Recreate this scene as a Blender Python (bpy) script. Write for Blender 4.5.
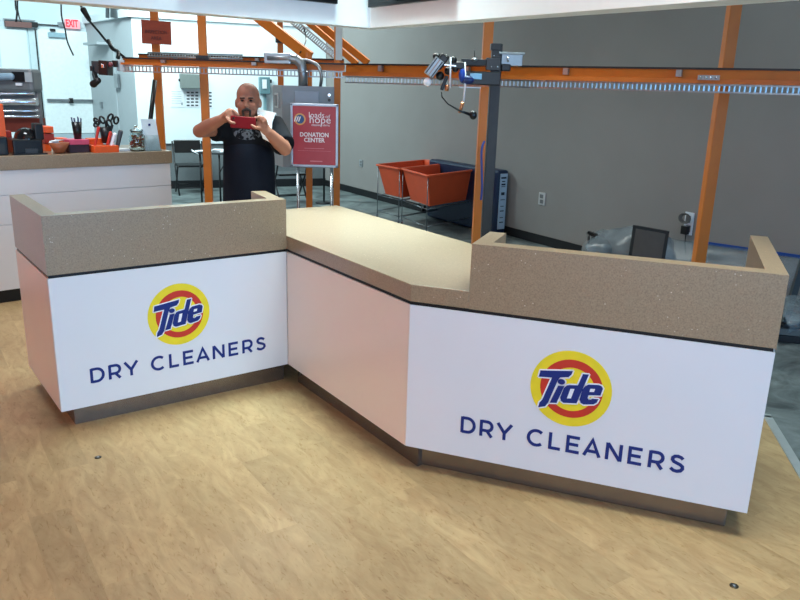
import bpy, bmesh, math, random
from mathutils import Vector, Matrix
from mathutils.geometry import tessellate_polygon
random.seed(7)
scene = bpy.context.scene
COL = scene.collection
for o in list(bpy.data.objects): bpy.data.objects.remove(o)

# ------------------------------------------------------------------ camera
CH, PITCH, ROLL, F = 1.724, 0.276602, 0.029647, 746.9
cam_data = bpy.data.cameras.new('camera')
cam_data.sensor_fit = 'HORIZONTAL'; cam_data.sensor_width = 36.0; cam_data.lens = 36.0*F/800.0
cam_data.clip_start = 0.05; cam_data.clip_end = 200
cam = bpy.data.objects.new('camera', cam_data); COL.objects.link(cam)
cam.matrix_world = Matrix.Translation((0, 0, CH)) @ Matrix.Rotation(math.pi/2-PITCH, 4, 'X') @ Matrix.Rotation(ROLL, 4, 'Z')
scene.camera = cam

# ------------------------------------------------------------------ light
scene.view_settings.view_transform = 'Standard'
scene.view_settings.look = 'None'
scene.view_settings.gamma = 1.0
scene.view_settings.use_curve_mapping = False
scene.view_settings.exposure = 0.0
world = bpy.data.worlds.new('daylight'); scene.world = world; world.use_nodes = True
wb = world.node_tree.nodes['Background']
wb.inputs[0].default_value = (0.66, 0.80, 1.0, 1); wb.inputs[1].default_value = 0.3

def area(name, loc, size, power, color=(1, 1, 1), rot=(0, 0, 0), sizey=None, spread=math.pi):
    l = bpy.data.lights.new(name, 'AREA'); l.shape = 'RECTANGLE'
    l.size = size; l.size_y = sizey or size; l.energy = power; l.color = color; l.spread = spread
    o = bpy.data.objects.new(name, l); COL.objects.link(o); o.location = loc; o.rotation_euler = rot
    return o
area('ceiling_lamp_over_counter', (0.0, 4.75, 4.4), 2.0, 80, (0.74, 1.0, 1.0), (math.radians(0), 0, 0), 0.6, spread=math.radians(58))
area('right_wall_fill', (2.4, 5.2, 4.3), 1.0, 16, (0.88, 0.96, 1.0), sizey=0.5)  # added fill that lifts the right wall, not a known fixture
area('worktop_glare_fill', (-0.6, 8.4, 4.3), 2.6, 85, (0.94, 1.0, 0.94), (math.radians(-32), 0, 0), 0.8, spread=math.radians(95))  # added fill, tilted forward to put glare on the stone worktop
area('right_ledge_fill', (1.2, 2.5, 4.0), 1.8, 60, (0.90, 1.0, 0.92), sizey=1.0, spread=math.radians(110))  # added fill for the right ledge top and the floor beside it
area('service_counter_fill', (-3.1, 4.9, 4.0), 1.2, 38, (0.86, 0.95, 1.0), (math.radians(12), math.radians(-8), 0), sizey=0.6, spread=math.radians(110))  # added cool fill to brighten the far-left service counter
area('storefront_daylight', (-0.6, -3.7, 1.9), 5.0, 158, (0.62, 0.78, 1.0), (math.radians(89), 0, 0), 2.4)
area('side_blue_fill', (4.6, -2.2, 2.0), 2.6, 98, (0.20, 0.54, 1.0), (math.radians(86), 0, math.radians(45)), 2.2, spread=math.radians(120))  # added blue fill aimed at the left cabinet front, no window modelled
area('ceiling_lamp_back_left', (-4.6, 9.4, 4.2), 2.4, 330, (0.74, 0.96, 1.0), (math.radians(38), 0, 0), 1.4)
area('back_corner_fill', (-2.6, 11.6, 4.2), 1.2, 90, (0.72, 0.96, 1.0), (math.radians(20), 0, 0), 0.6)  # added cyan fill for the far end of the right wall
area('warm_wall_fill', (-2.9, 2.0, 3.2), 0.5, 34, (1.0, 0.60, 0.34), (0, math.radians(58), 0), 1.6, spread=math.radians(60))  # added warm fill thrown on the unseen left wall for its bounce

# ------------------------------------------------------------------ helpers
def cam_ray(u, v):
    a, b = u-400, v-300; c, s = math.cos(ROLL), math.sin(ROLL)
    x = a*c+b*s; up = -(-a*s+b*c)
    return Vector((x, F*math.cos(PITCH)+up*math.sin(PITCH), -F*math.sin(PITCH)+up*math.cos(PITCH)))
def at(u, v, y):                       # the world point seen at pixel (u, v), y metres ahead
    r = cam_ray(u, v); return r*(y/r.y)+Vector((0, 0, CH))
def atz(u, v, z):
    r = cam_ray(u, v); return r*((z-CH)/r.z)+Vector((0, 0, CH))
def on_plane(u, v, p, n):
    r = cam_ray(u, v); o = Vector((0, 0, CH)); return o+r*((Vector(p)-o).dot(n)/r.dot(n))
def V2(a): return Vector((a[0], a[1]))
def lin(c):
    return tuple(((x/255)/12.92 if x/255 <= 0.04045 else ((x/255+0.055)/1.055)**2.4) for x in c)

MATS = {}
def mat(name, rgb, rough=0.5, metal=0.0, spec=0.5, noise=0.0, nscale=20, bump=0.0, trans=0.0, ior=1.45, alpha=1.0, emit=None, es=1.0, coat=0.0):
    if name in MATS: return MATS[name]
    m = bpy.data.materials.new(name); m.use_nodes = True
    nt = m.node_tree; b = nt.nodes['Principled BSDF']
    c = lin(rgb)
    b.inputs['Base Color'].default_value = (*c, 1)
    b.inputs['Roughness'].default_value = rough; b.inputs['Metallic'].default_value = metal
    b.inputs['Specular IOR Level'].default_value = spec
    b.inputs['Transmission Weight'].default_value = trans; b.inputs['IOR'].default_value = ior
    b.inputs['Alpha'].default_value = alpha; b.inputs['Coat Weight'].default_value = coat
    if emit:
        b.inputs['Emission Color'].default_value = (*lin(emit), 1); b.inputs['Emission Strength'].default_value = es
    tc = nt.nodes.new('ShaderNodeTexCoord')
    n = nt.nodes.new('ShaderNodeTexNoise'); n.inputs['Scale'].default_value = nscale; n.inputs['Detail'].default_value = 4
    nt.links.new(tc.outputs['Object'], n.inputs['Vector'])
    k = noise if noise else 0.04
    r = nt.nodes.new('ShaderNodeValToRGB')
    r.color_ramp.elements[0].position = 0.3; r.color_ramp.elements[1].position = 0.7
    r.color_ramp.elements[0].color = (*[x*(1-k) for x in c], 1)
    r.color_ramp.elements[1].color = (*[min(1, x*(1+k)) for x in c], 1)
    nt.links.new(n.outputs['Fac'], r.inputs['Fac']); nt.links.new(r.outputs['Color'], b.inputs['Base Color'])
    if bump:
        bp = nt.nodes.new('ShaderNodeBump'); bp.inputs['Strength'].default_value = bump; bp.inputs['Distance'].default_value = 0.01
        nt.links.new(n.outputs['Fac'], bp.inputs['Height']); nt.links.new(bp.outputs['Normal'], b.inputs['Normal'])
    MATS[name] = m; return m

class MB:
    """collects shapes; link() writes them as one mesh object"""
    def __init__(s): s.v = []; s.f = []; s.mi = []; s.m = 0; s.smooth = []
    def add(s, vs, fs, smooth=False):
        b = len(s.v); s.v += [Vector(x) for x in vs]
        for f in fs: s.f.append([i+b for i in f]); s.mi.append(s.m); s.smooth.append(smooth)
        return s
    def box(s, c, size, rz=0, M=None):
        c = Vector(c); R = (M or Matrix.Rotation(rz, 3, 'Z')); h = Vector(size)/2
        vs = [c+R@Vector((x*h.x, y*h.y, z*h.z)) for z in (-1, 1) for y in (-1, 1) for x in (-1, 1)]
        return s.add(vs, [(0, 2, 3, 1), (4, 5, 7, 6), (0, 1, 5, 4), (2, 6, 7, 3), (0, 4, 6, 2), (1, 3, 7, 5)])
    def hexa(s, vs):                    # 4 bottom + 4 top corners, same order
        return s.add(vs, [(3, 2, 1, 0), (4, 5, 6, 7), (0, 1, 5, 4), (1, 2, 6, 5), (2, 3, 7, 6), (3, 0, 4, 7)])
    def bar(s, a, b, w, h=None, up=(0, 0, 1)):   # rectangular bar a to b
        a = Vector(a); b = Vector(b); d = (b-a).normalized(); up = Vector(up)
        if abs(d.dot(up)) > .98: up = Vector((0, 1, 0))
        x = d.cross(up).normalized(); y = x.cross(d); h = h or w
        vs = []
        for p in (a, b):
            for sx, sy in ((-1, -1), (1, -1), (1, 1), (-1, 1)): vs.append(p+x*sx*w/2+y*sy*h/2)
        return s.hexa(vs)
    def prism(s, poly, z0, z1):
        poly = [V2(p) for p in poly]
        ar = sum(poly[i].x*poly[(i+1) % len(poly)].y-poly[(i+1) % len(poly)].x*poly[i].y for i in range(len(poly)))
        if ar < 0: poly = poly[::-1]
        n = len(poly); vs = [(p.x, p.y, z0) for p in poly]+[(p.x, p.y, z1) for p in poly]
        return s.add(vs, [tuple(range(n-1, -1, -1)), tuple(range(n, 2*n))]+[(i, (i+1) % n, n+(i+1) % n, n+i) for i in range(n)])
    def flat(s, polys, O, X, Y, d0, d1):   # polygon (with holes) drawn in the plane O + x*X + y*Y, from depth d0 to d1 along the normal
        X = Vector(X); Y = Vector(Y); N = X.cross(Y).normalized(); O = Vector(O)
        tri = tessellate_polygon([[Vector((p[0], p[1], 0)) for p in q] for q in polys])
        pts = [p for q in polys for p in q]; n = len(pts)
        vs = [O+X*p[0]+Y*p[1]+N*d0 for p in pts]+[O+X*p[0]+Y*p[1]+N*d1 for p in pts]
        fs = []
        for t in tri:
            a, b, c = [pts[i] for i in t]
            if (b[0]-a[0])*(c[1]-a[1])-(b[1]-a[1])*(c[0]-a[0]) < 0: t = t[::-1]
            fs.append(tuple(i+n for i in t)); fs.append(tuple(reversed(t)))
        k = 0
        for q in polys:
            m = len(q)
            for i in range(m): fs.append((k+i, k+(i+1) % m, n+k+(i+1) % m, n+k+i))
            k += m
        return s.add(vs, fs)
    def tube(s, pts, r, seg=10, cap=True, sc=(1, 1)):
        pts = [Vector(p) for p in pts]; n = len(pts)
        rs = r if isinstance(r, (list, tuple)) else [r]*n
        vs = []; prev = None
        for i, p in enumerate(pts):
            d = (pts[min(i+1, n-1)]-pts[max(i-1, 0)]).normalized()
            if prev is None:
                u = Vector((0, 0, 1)) if abs(d.z) < .9 else Vector((1, 0, 0))
                x = d.cross(u).normalized()
            else:
                x = (prev-d*prev.dot(d)).normalized()
            prev = x; y = d.cross(x)
            for k in range(seg):
                a = 2*math.pi*k/seg
                vs.append(p+(x*math.cos(a)*sc[0]+y*math.sin(a)*sc[1])*rs[i])
        fs = []
        for i in range(n-1):
            for k in range(seg): fs.append((i*seg+k, i*seg+(k+1) % seg, (i+1)*seg+(k+1) % seg, (i+1)*seg+k))
        s.add(vs, fs, True)
        if cap:
            b = len(s.v)-len(vs)
            s.f.append([b+k for k in range(seg-1, -1, -1)]); s.mi.append(s.m); s.smooth.append(False)
            s.f.append([b+(n-1)*seg+k for k in range(seg)]); s.mi.append(s.m); s.smooth.append(False)
        return s
    def capsule(s, a, b, ra, rb, seg=16, sc=(1, 1)):
        a = Vector(a); b = Vector(b); d = (b-a).normalized(); P = []; R = []
        for k in range(1, 6):
            t = k/6*math.pi/2; P.append(a-d*ra*math.cos(t)); R.append(ra*math.sin(t))
        P += [a, b]; R += [ra, rb]
        for k in range(5, 0, -1):
            t = k/6*math.pi/2; P.append(b+d*rb*math.cos(t)); R.append(rb*math.sin(t))
        return s.tube(P, R, seg, True, sc)
    def ell(s, c, r, seg=18, rings=12, M=None):
        c = Vector(c); r = Vector(r if isinstance(r, (tuple, list)) else (r, r, r)); M = M or Matrix.Identity(3)
        vs = [c+M@Vector((0, 0, -r.z))]
        for i in range(1, rings):
            t = -math.pi/2+math.pi*i/rings
            for k in range(seg):
                a = 2*math.pi*k/seg
                vs.append(c+M@Vector((r.x*math.cos(t)*math.cos(a), r.y*math.cos(t)*math.sin(a), r.z*math.sin(t))))
        vs.append(c+M@Vector((0, 0, r.z))); fs = []
        for k in range(seg): fs.append((0, 1+(k+1) % seg, 1+k))
        for i in range(rings-2):
            for k in range(seg): fs.append((1+i*seg+k, 1+i*seg+(k+1) % seg, 1+(i+1)*seg+(k+1) % seg, 1+(i+1)*seg+k))
        L = len(vs)-1
        for k in range(seg): fs.append((L, L-seg+k, L-seg+(k+1) % seg))
        return s.add(vs, fs, True)
    def lathe(s, c, prof, seg=24, cap=True):
        c = Vector(c); n = len(prof); vs = []
        for r, z in prof:
            for k in range(seg):
                a = 2*math.pi*k/seg; vs.append(c+Vector((r*math.cos(a), r*math.sin(a), z)))
        fs = [(i*seg+k, i*seg+(k+1) % seg, (i+1)*seg+(k+1) % seg, (i+1)*seg+k) for i in range(n-1) for k in range(seg)]
        s.add(vs, fs, True)
        if cap:
            b = len(s.v)-len(vs)
            s.f.append([b+k for k in range(seg-1, -1, -1)]); s.mi.append(s.m); s.smooth.append(False)
            s.f.append([b+(n-1)*seg+k for k in range(seg)]); s.mi.append(s.m); s.smooth.append(False)
        return s
    def link(s, name, m, parent=None, bevel=0, remesh=0, label=None, sub=0, origin=None):
        me = bpy.data.meshes.new(name)
        vs = s.v
        if parent is not None:
            root = parent; M = Matrix.Identity(4)
            chain = []
            while root is not None: chain.append(root); root = root.parent
            for r in reversed(chain): M = M @ (Matrix.Translation(r.location) @ r.rotation_euler.to_matrix().to_4x4())
            Mi = M.inverted(); vs = [Mi @ v for v in vs]; org = Vector((0, 0, 0))
        else:
            xs = [v.x for v in vs]; ys = [v.y for v in vs]; zs = [v.z for v in vs]
            org = Vector(origin) if origin else Vector(((min(xs)+max(xs))/2, (min(ys)+max(ys))/2, min(zs)))
            vs = [v-org for v in vs]
        me.from_pydata([tuple(v) for v in vs], [], s.f)
        ms = m if isinstance(m, (list, tuple)) else [m]
        for q in ms: me.materials.append(q)
        for p, k, sm in zip(me.polygons, s.mi, s.smooth): p.material_index = min(k, len(ms)-1); p.use_smooth = sm
        me.update()
        o = bpy.data.objects.new(name, me); COL.objects.link(o); o.location = org
        if parent is not None: o.parent = parent
        if bevel:
            b = o.modifiers.new('bevel', 'BEVEL'); b.width = bevel; b.segments = 2; b.limit_method = 'ANGLE'
        if remesh:
            r = o.modifiers.new('remesh', 'REMESH'); r.mode = 'VOXEL'; r.voxel_size = remesh; r.use_smooth_shade = True
            q = o.modifiers.new('smooth', 'SMOOTH'); q.factor = 0.6; q.iterations = 4
        if sub:
            q = o.modifiers.new('subsurf', 'SUBSURF'); q.levels = sub; q.render_levels = sub
        if label: o['label'] = label
        return o

def tag(o, label, cat, group=None, kind=None):
    o['label'] = label; o['category'] = cat
    if group: o['group'] = group
    if kind: o['kind'] = kind
    return o
def thing(name, label, cat, loc=(0, 0, 0), rz=0, group=None):
    o = bpy.data.objects.new(name, None); COL.objects.link(o); o.location = loc; o.rotation_euler = (0, 0, rz)
    o.empty_display_size = 0.1
    return tag(o, label, cat, group)
def struct(o, label=None):
    o['kind'] = 'structure'
    if label: o['label'] = label
    return o
def copy_tree(o, parent=None):
    c = o.copy(); COL.objects.link(c)
    if parent is not None: c.parent = parent
    for ch in [q for q in bpy.data.objects if q.parent == o]: copy_tree(ch, c)
    return c
def text_mb(mb, body, O, X, Y, size, depth=0.001, align='CENTER', bold=0.0, space=1.0, lift=0.0, fit=None):
    cu = bpy.data.curves.new('t', 'FONT'); cu.body = body; cu.size = size; cu.align_x = align; cu.extrude = depth/2
    cu.offset = bold; cu.space_character = space; cu.resolution_u = 3
    o = bpy.data.objects.new('t', cu); COL.objects.link(o)
    dg = bpy.context.evaluated_depsgraph_get(); me = bpy.data.meshes.new_from_object(o.evaluated_get(dg))
    X = Vector(X).normalized(); Y = Vector(Y).normalized(); N = X.cross(Y); O = Vector(O)
    xs = [v.co.x for v in me.vertices]; kx = fit/(max(xs)-min(xs)) if fit else 1
    mb.add([O+X*v.co.x*kx+Y*v.co.y+N*(v.co.z+depth/2+lift) for v in me.vertices], [tuple(p.vertices) for p in me.polygons])
    bpy.data.objects.remove(o); bpy.data.curves.remove(cu); bpy.data.meshes.remove(me)

def thick_line(pts, w, closed=False):
    """polygon of a line of width w through pts with mitred corners"""
    P = []
    for p in pts:
        q = Vector((p[0], p[1]))
        if not P or (q-P[-1]).length > 1e-6: P.append(q)
    n = len(P); L = []; R = []
    for i in range(n):
        a = P[(i-1) % n] if (closed or i > 0) else None; b = P[(i+1) % n] if (closed or i < n-1) else None
        d1 = (P[i]-a).normalized() if a is not None else None; d2 = (b-P[i]).normalized() if b is not None else None
        if d1 is None: d1 = d2
        if d2 is None: d2 = d1
        n1 = Vector((-d1.y, d1.x)); n2 = Vector((-d2.y, d2.x)); m = (n1+n2)
        m = n1 if m.length < 1e-5 else m.normalized()
        k = min(w/2/max(m.dot(n1), .35), w)
        L.append(P[i]+m*k); R.append(P[i]-m*k)
    if closed: return [[tuple(p) for p in L], [tuple(p) for p in R]]
    return [[tuple(p) for p in L+R[::-1]]]
def arc(cx, cy, rx, ry, a0, a1, n=14):
    return [(cx+rx*math.cos(math.radians(a0+(a1-a0)*i/n)), cy+ry*math.sin(math.radians(a0+(a1-a0)*i/n))) for i in range(n+1)]

# ------------------------------------------------------------------ materials
M_white = mat('white_laminate', (224, 224, 228), 0.28, noise=0.01, nscale=3)
M_white_warmlit = mat('white_laminate_warm_lit', (226, 214, 206), 0.35, noise=0.01, nscale=3)  # same white laminate, warm bounce light tinted into the colour
M_black = mat('black_reveal', (14, 13, 16), 0.5)
M_blackmetal = mat('black_painted_metal', (24, 25, 28), 0.4, noise=.1)
M_blackplastic = mat('black_plastic', (18, 18, 20), 0.3)
M_chrome = mat('chrome_wire', (190, 195, 200), 0.2, metal=1.0)
M_steel = mat('galvanised_steel', (150, 156, 160), 0.35, metal=0.85, noise=.12, nscale=9)
M_orange = mat('orange_powder_coat', (192, 106, 24), 0.42, noise=.07, nscale=6)
M_orangelip = mat('orange_rail_paint', (184, 94, 30), 0.42, noise=.08, nscale=6)  # redder, slightly darker orange for the lower lip of the rails
M_tub = mat('orange_plastic_tub', (214, 84, 44), 0.45, noise=.05, nscale=5)
M_blue = mat('print_blue', (8, 38, 116), 0.45)
M_yellow = mat('print_yellow', (238, 214, 40), 0.45)
M_red = mat('print_red', (200, 50, 36), 0.45)
M_wht = mat('print_white', (240, 240, 245), 0.45)
M_wallg = mat('painted_wall_grey', (140, 136, 133), 0.85, noise=.03, nscale=2)
M_wallw = mat('painted_wall_pale', (208, 224, 228), 0.8, noise=.02, nscale=2)
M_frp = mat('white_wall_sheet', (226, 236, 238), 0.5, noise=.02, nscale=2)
M_dark = mat('dark_grey_wall', (110, 116, 118), 0.8)
M_base = mat('black_vinyl_base', (20, 21, 24), 0.55)
M_grey = mat('grey_enamel', (140, 146, 150), 0.5, noise=.04)
M_greyl = mat('light_grey_enamel', (176, 182, 184), 0.5, noise=.04)
M_paper = mat('white_paper', (232, 236, 240), 0.7)
M_toe = mat('satin_metal_kick', (136, 124, 114), 0.22, metal=0.8, noise=.04)
M_ceil = mat('ceiling_white', (225, 225, 222), 0.9)
M_header = mat('header_white', (242, 244, 244), 0.7, noise=.01)

def stone():
    m = bpy.data.materials.new('speckled_tan_quartz'); m.use_nodes = True; nt = m.node_tree; b = nt.nodes['Principled BSDF']
    tc = nt.nodes.new('ShaderNodeTexCoord')
    n = nt.nodes.new('ShaderNodeTexNoise'); n.inputs['Scale'].default_value = 160; n.inputs['Detail'].default_value = 5
    r = nt.nodes.new('ShaderNodeValToRGB'); e = r.color_ramp.elements
    e[0].position = .3; e[0].color = (*lin((134, 113, 90)), 1); e[1].position = .72; e[1].color = (*lin((164, 143, 116)), 1)
    nt.links.new(tc.outputs['Object'], n.inputs['Vector']); nt.links.new(n.outputs['Fac'], r.inputs['Fac'])
    v = nt.nodes.new('ShaderNodeTexVoronoi'); v.inputs['Scale'].default_value = 42
    nt.links.new(tc.outputs['Object'], v.inputs['Vector'])
    r2 = nt.nodes.new('ShaderNodeValToRGB'); r2.color_ramp.elements[0].position = .08; r2.color_ramp.elements[0].color = (1, 1, 1, 1)
    r2.color_ramp.elements[1].position = .13; r2.color_ramp.elements[1].color = (0, 0, 0, 1)
    nt.links.new(v.outputs['Distance'], r2.inputs['Fac'])
    n2 = nt.nodes.new('ShaderNodeTexNoise'); n2.inputs['Scale'].default_value = 9; nt.links.new(tc.outputs['Object'], n2.inputs['Vector'])
    r3 = nt.nodes.new('ShaderNodeValToRGB'); r3.color_ramp.elements[0].position = .54; r3.color_ramp.elements[1].position = .6
    nt.links.new(n2.outputs['Fac'], r3.inputs['Fac'])
    mu = nt.nodes.new('ShaderNodeMath'); mu.operation = 'MULTIPLY'
    nt.links.new(r2.outputs['Color'], mu.inputs[0]); nt.links.new(r3.outputs['Color'], mu.inputs[1])
    mx = nt.nodes.new('ShaderNodeMix'); mx.data_type = 'RGBA'; mx.inputs['B'].default_value = (*lin((214, 200, 182)), 1)
    nt.links.new(mu.outputs[0], mx.inputs['Factor']); nt.links.new(r.outputs['Color'], mx.inputs['A'])
    nt.links.new(mx.outputs['Result'], b.inputs['Base Color'])
    b.inputs['Roughness'].default_value = .3
    b.inputs['Coat Weight'].default_value = .5; b.inputs['Coat Roughness'].default_value = .28
    return m
M_stone = stone()

PLANK_ANGLE = math.atan2(-.807, .546)
def wood():
    m = bpy.data.materials.new('maple_plank_floor'); m.use_nodes = True; nt = m.node_tree; b = nt.nodes['Principled BSDF']
    N = nt.nodes.new; Lk = nt.links.new
    tc = N('ShaderNodeTexCoord'); mp = N('ShaderNodeMapping'); mp.vector_type = 'TEXTURE'
    mp.inputs['Rotation'].default_value = (0, 0, PLANK_ANGLE); mp.inputs['Location'].default_value = (-0.60, 3.262, 0)
    geo = N('ShaderNodeNewGeometry'); Lk(geo.outputs['Position'], mp.inputs['Vector'])
    br = N('ShaderNodeTexBrick'); br.offset = .37; br.offset_frequency = 2; br.squash = 1
    br.inputs['Color1'].default_value = (0, 0, 0, 1); br.inputs['Color2'].default_value = (1, 1, 1, 1); br.inputs['Mortar'].default_value = (.5, .5, .5, 1)
    br.inputs['Scale'].default_value = 1; br.inputs['Mortar Size'].default_value = .0; br.inputs['Brick Width'].default_value = .95; br.inputs['Row Height'].default_value = .152
    Lk(mp.outputs['Vector'], br.inputs['Vector'])
    mp2 = N('ShaderNodeMapping'); mp2.inputs['Scale'].default_value = (1.5, 4.5, 1); Lk(mp.outputs['Vector'], mp2.inputs['Vector'])
    addv = N('ShaderNodeVectorMath'); addv.operation = 'ADD'
    sc = N('ShaderNodeVectorMath'); sc.operation = 'SCALE'; sc.inputs['Scale'].default_value = 5
    Lk(br.outputs['Color'], sc.inputs[0]); Lk(mp2.outputs['Vector'], addv.inputs[0]); Lk(sc.outputs[0], addv.inputs[1])
    n1 = N('ShaderNodeTexNoise'); n1.inputs['Scale'].default_value = 2.6; n1.inputs['Detail'].default_value = 7; n1.inputs['Distortion'].default_value = 1.6; n1.inputs['Roughness'].default_value = .62
    Lk(addv.outputs[0], n1.inputs['Vector'])
    w = N('ShaderNodeTexWave'); w.inputs['Scale'].default_value = 1.1; w.inputs['Distortion'].default_value = 22; w.inputs['Detail'].default_value = 4; w.inputs['Detail Scale'].default_value = 1.4
    Lk(addv.outputs[0], w.inputs['Vector'])
    rw = N('ShaderNodeValToRGB'); rw.color_ramp.elements[0].position = .0; rw.color_ramp.elements[0].color = (*lin((144, 114, 76)), 1)
    rw.color_ramp.elements[1].position = .32; rw.color_ramp.elements[1].color = (*lin((168, 141, 100)), 1)
    Lk(w.outputs['Fac'], rw.inputs['Fac'])
    r1 = N('ShaderNodeValToRGB'); r1.color_ramp.elements[0].position = .36; r1.color_ramp.elements[0].color = (*lin((158, 129, 91)), 1)
    r1.color_ramp.elements[1].position = .66; r1.color_ramp.elements[1].color = (*lin((180, 153, 112)), 1)
    Lk(n1.outputs['Fac'], r1.inputs['Fac'])
    mx = N('ShaderNodeMix'); mx.data_type = 'RGBA'; mx.inputs['Factor'].default_value = .16
    Lk(r1.outputs['Color'], mx.inputs['A']); Lk(rw.outputs['Color'], mx.inputs['B'])
    hs = N('ShaderNodeHueSaturation'); ma = N('ShaderNodeMapRange'); ma.inputs['To Min'].default_value = .90; ma.inputs['To Max'].default_value = 1.10
    Lk(br.outputs['Color'], ma.inputs['Value']); Lk(ma.outputs['Result'], hs.inputs['Value']); Lk(mx.outputs['Result'], hs.inputs['Color'])
    Lk(hs.outputs['Color'], b.inputs['Base Color'])
    fl_ = N('ShaderNodeTexNoise'); fl_.inputs['Scale'].default_value = 9; fl_.inputs['Detail'].default_value = 3; fl_.inputs['Distortion'].default_value = 2.2
    Lk(addv.outputs[0], fl_.inputs['Vector'])
    fr_ = N('ShaderNodeValToRGB'); fr_.color_ramp.elements[0].position = .60; fr_.color_ramp.elements[0].color = (1, 1, 1, 1); fr_.color_ramp.elements[1].position = .68; fr_.color_ramp.elements[1].color = (.80, .75, .66, 1)
    Lk(fl_.outputs['Fac'], fr_.inputs['Fac'])
    m2 = N('ShaderNodeMix'); m2.data_type = 'RGBA'; m2.blend_type = 'MULTIPLY'; m2.inputs['Factor'].default_value = 1
    Lk(hs.outputs['Color'], m2.inputs['A']); Lk(fr_.outputs['Color'], m2.inputs['B']); Lk(m2.outputs['Result'], b.inputs['Base Color'])
    b.inputs['Roughness'].default_value = .46; b.inputs['Specular IOR Level'].default_value = .35
    return m
M_wood = wood()
def concrete():
    m = bpy.data.materials.new('mottled_grey_concrete'); m.use_nodes = True; nt = m.node_tree; b = nt.nodes['Principled BSDF']
    geo = nt.nodes.new('ShaderNodeNewGeometry'); n = nt.nodes.new('ShaderNodeTexNoise'); n.inputs['Scale'].default_value = 2.2
    n.inputs['Detail'].default_value = 8; n.inputs['Distortion'].default_value = 1.2; n.inputs['Roughness'].default_value = .65
    nt.links.new(geo.outputs['Position'], n.inputs['Vector'])
    r = nt.nodes.new('ShaderNodeValToRGB'); e = r.color_ramp.elements
    e[0].position = .35; e[0].color = (*lin((62, 70, 71)), 1); e[1].position = .7; e[1].color = (*lin((142, 152, 151)), 1)
    nt.links.new(n.outputs['Fac'], r.inputs['Fac']); nt.links.new(r.outputs['Color'], b.inputs['Base Color'])
    b.inputs['Roughness'].default_value = .42
    return m
M_conc = concrete()

# ================================================================== setting
CORNER = Vector((-1.4, 13.45)); RD = Vector((.5375, -.8433))     # right wall runs from the corner along RD
WR0 = CORNER-RD*4; WR1 = CORNER+RD*15.5
RN = Vector((RD.y, -RD.x)).normalized()                          # pointing into the room? checked below
if (Vector((0, 5))-CORNER).dot(RN) < 0: RN = -RN
def wall(name, a, b, z0, z1, t, m, nrm):                         # slab whose room face runs a-b, thickness away from nrm
    o = MB().prism([a, b, V2(b)-nrm*t, V2(a)-nrm*t], z0, z1).link(name, m); return struct(o)
CEIL = 4.6
FL = MB().prism([(-13, -4), (11, -4), (11, 22), (-13, 22)], -0.2, -0.004).link('floor', M_conc); struct(FL)
# wood lobby floor ends in a metal strip behind and beside the right cabinet
C0 = Vector((2.09, 3.89)); Bd = Vector((-.94, .343)).normalized(); Rd = Vector((-.21, -.975)).normalized()
wp = [C0, C0+Bd*3.0, (-2.6, 6.9), (-12, 6.9), (-12, -3.9), C0+Rd*8]
struct(MB().prism(wp, -0.003, 0.0).link('floor', M_wood))
M_strip = mat('pale_metal_strip', (176, 184, 184), .35, metal=.4)
s_ = MB()
s_.bar((*C0, .001), (*(C0+Rd*8), .001), .045, .012); s_.bar((*(C0-Bd*.02), .001), (*(C0+Bd*3.0), .001), .045, .012)
struct(s_.link('trim_1', M_strip))
wall('wall_right', WR0, WR1, 0, CEIL, .15, M_wallg, RN)
BD = Vector((-.928, -.371)).normalized(); _r = cam_ray(133, 50); _q = Vector((_r.x, _r.y)); _k = (CORNER.x*_q.y-CORNER.y*_q.x)/(_q.x*BD.y-_q.y*BD.x); BE = CORNER+BD*_k
BN = Vector((-BD.y, BD.x)).normalized()
if (Vector((0, 5))-CORNER).dot(BN) < 0: BN = -BN
struct(MB().prism([CORNER, BE, BE-BN*.12, CORNER-BN*.12], 0, 0.74).link('wall_back', M_dark))
up = MB().prism([CORNER+BN*.03, BE+BN*.03, BE-BN*.12, CORNER-BN*.12], 0.74, 2.72)
struct(up.link('wall_back_upper', M_frp))
LE = Vector(at(87, 50, 14.1)[:2]); LD = (LE-BE).normalized(); LN = Vector((LD.y, -LD.x))
if (Vector((-8, 10))-BE).dot(LN) < 0: LN = -LN
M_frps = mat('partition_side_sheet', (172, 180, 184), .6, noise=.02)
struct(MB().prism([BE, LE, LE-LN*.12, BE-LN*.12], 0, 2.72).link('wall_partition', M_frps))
cp = MB().prism([CORNER+BN*.06, BE+BN*.06+LN*.05, BE-BN*.3+LN*.05, CORNER-BN*.3], 2.66, 2.78)
cp.prism([BE+BN*.06+LN*.05, LE+LN*.05, LE-LN*.3, BE-LN*.3], 2.66, 2.78); struct(cp.link('trim_2', M_frp))
# tall wall behind, holding the exit door
DD = Vector((-.8, -.6)); DN = Vector((.6, -.8)); T0 = LE-DD*6; T1 = LE+DD*7
wall('wall_exit', T0, T1, 0, CEIL, .15, M_wallw, DN)
M_owall = mat('warm_bounce_wall', (222, 120, 62), .75)  # unseen wall, coloured orange to bounce warm light onto the cabinets
wall('wall_left', (-3.9, -3.5), (-4.1, 3.7), 0, CEIL, .15, M_owall, Vector((1, 0)))
struct(MB().prism([(-13, -4), (11, -4), (11, 22), (-13, 22)], CEIL, CEIL+.1).link('ceiling', M_ceil))
# baseboards
struct(MB().prism([WR0, WR1, WR1+RN*.012, WR0+RN*.012], 0, .105).link('baseboard_right', M_base))
struct(MB().prism([CORNER, BE, BE+BN*.012, CORNER+BN*.012], 0, .13).link('baseboard_back', M_base))

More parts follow.
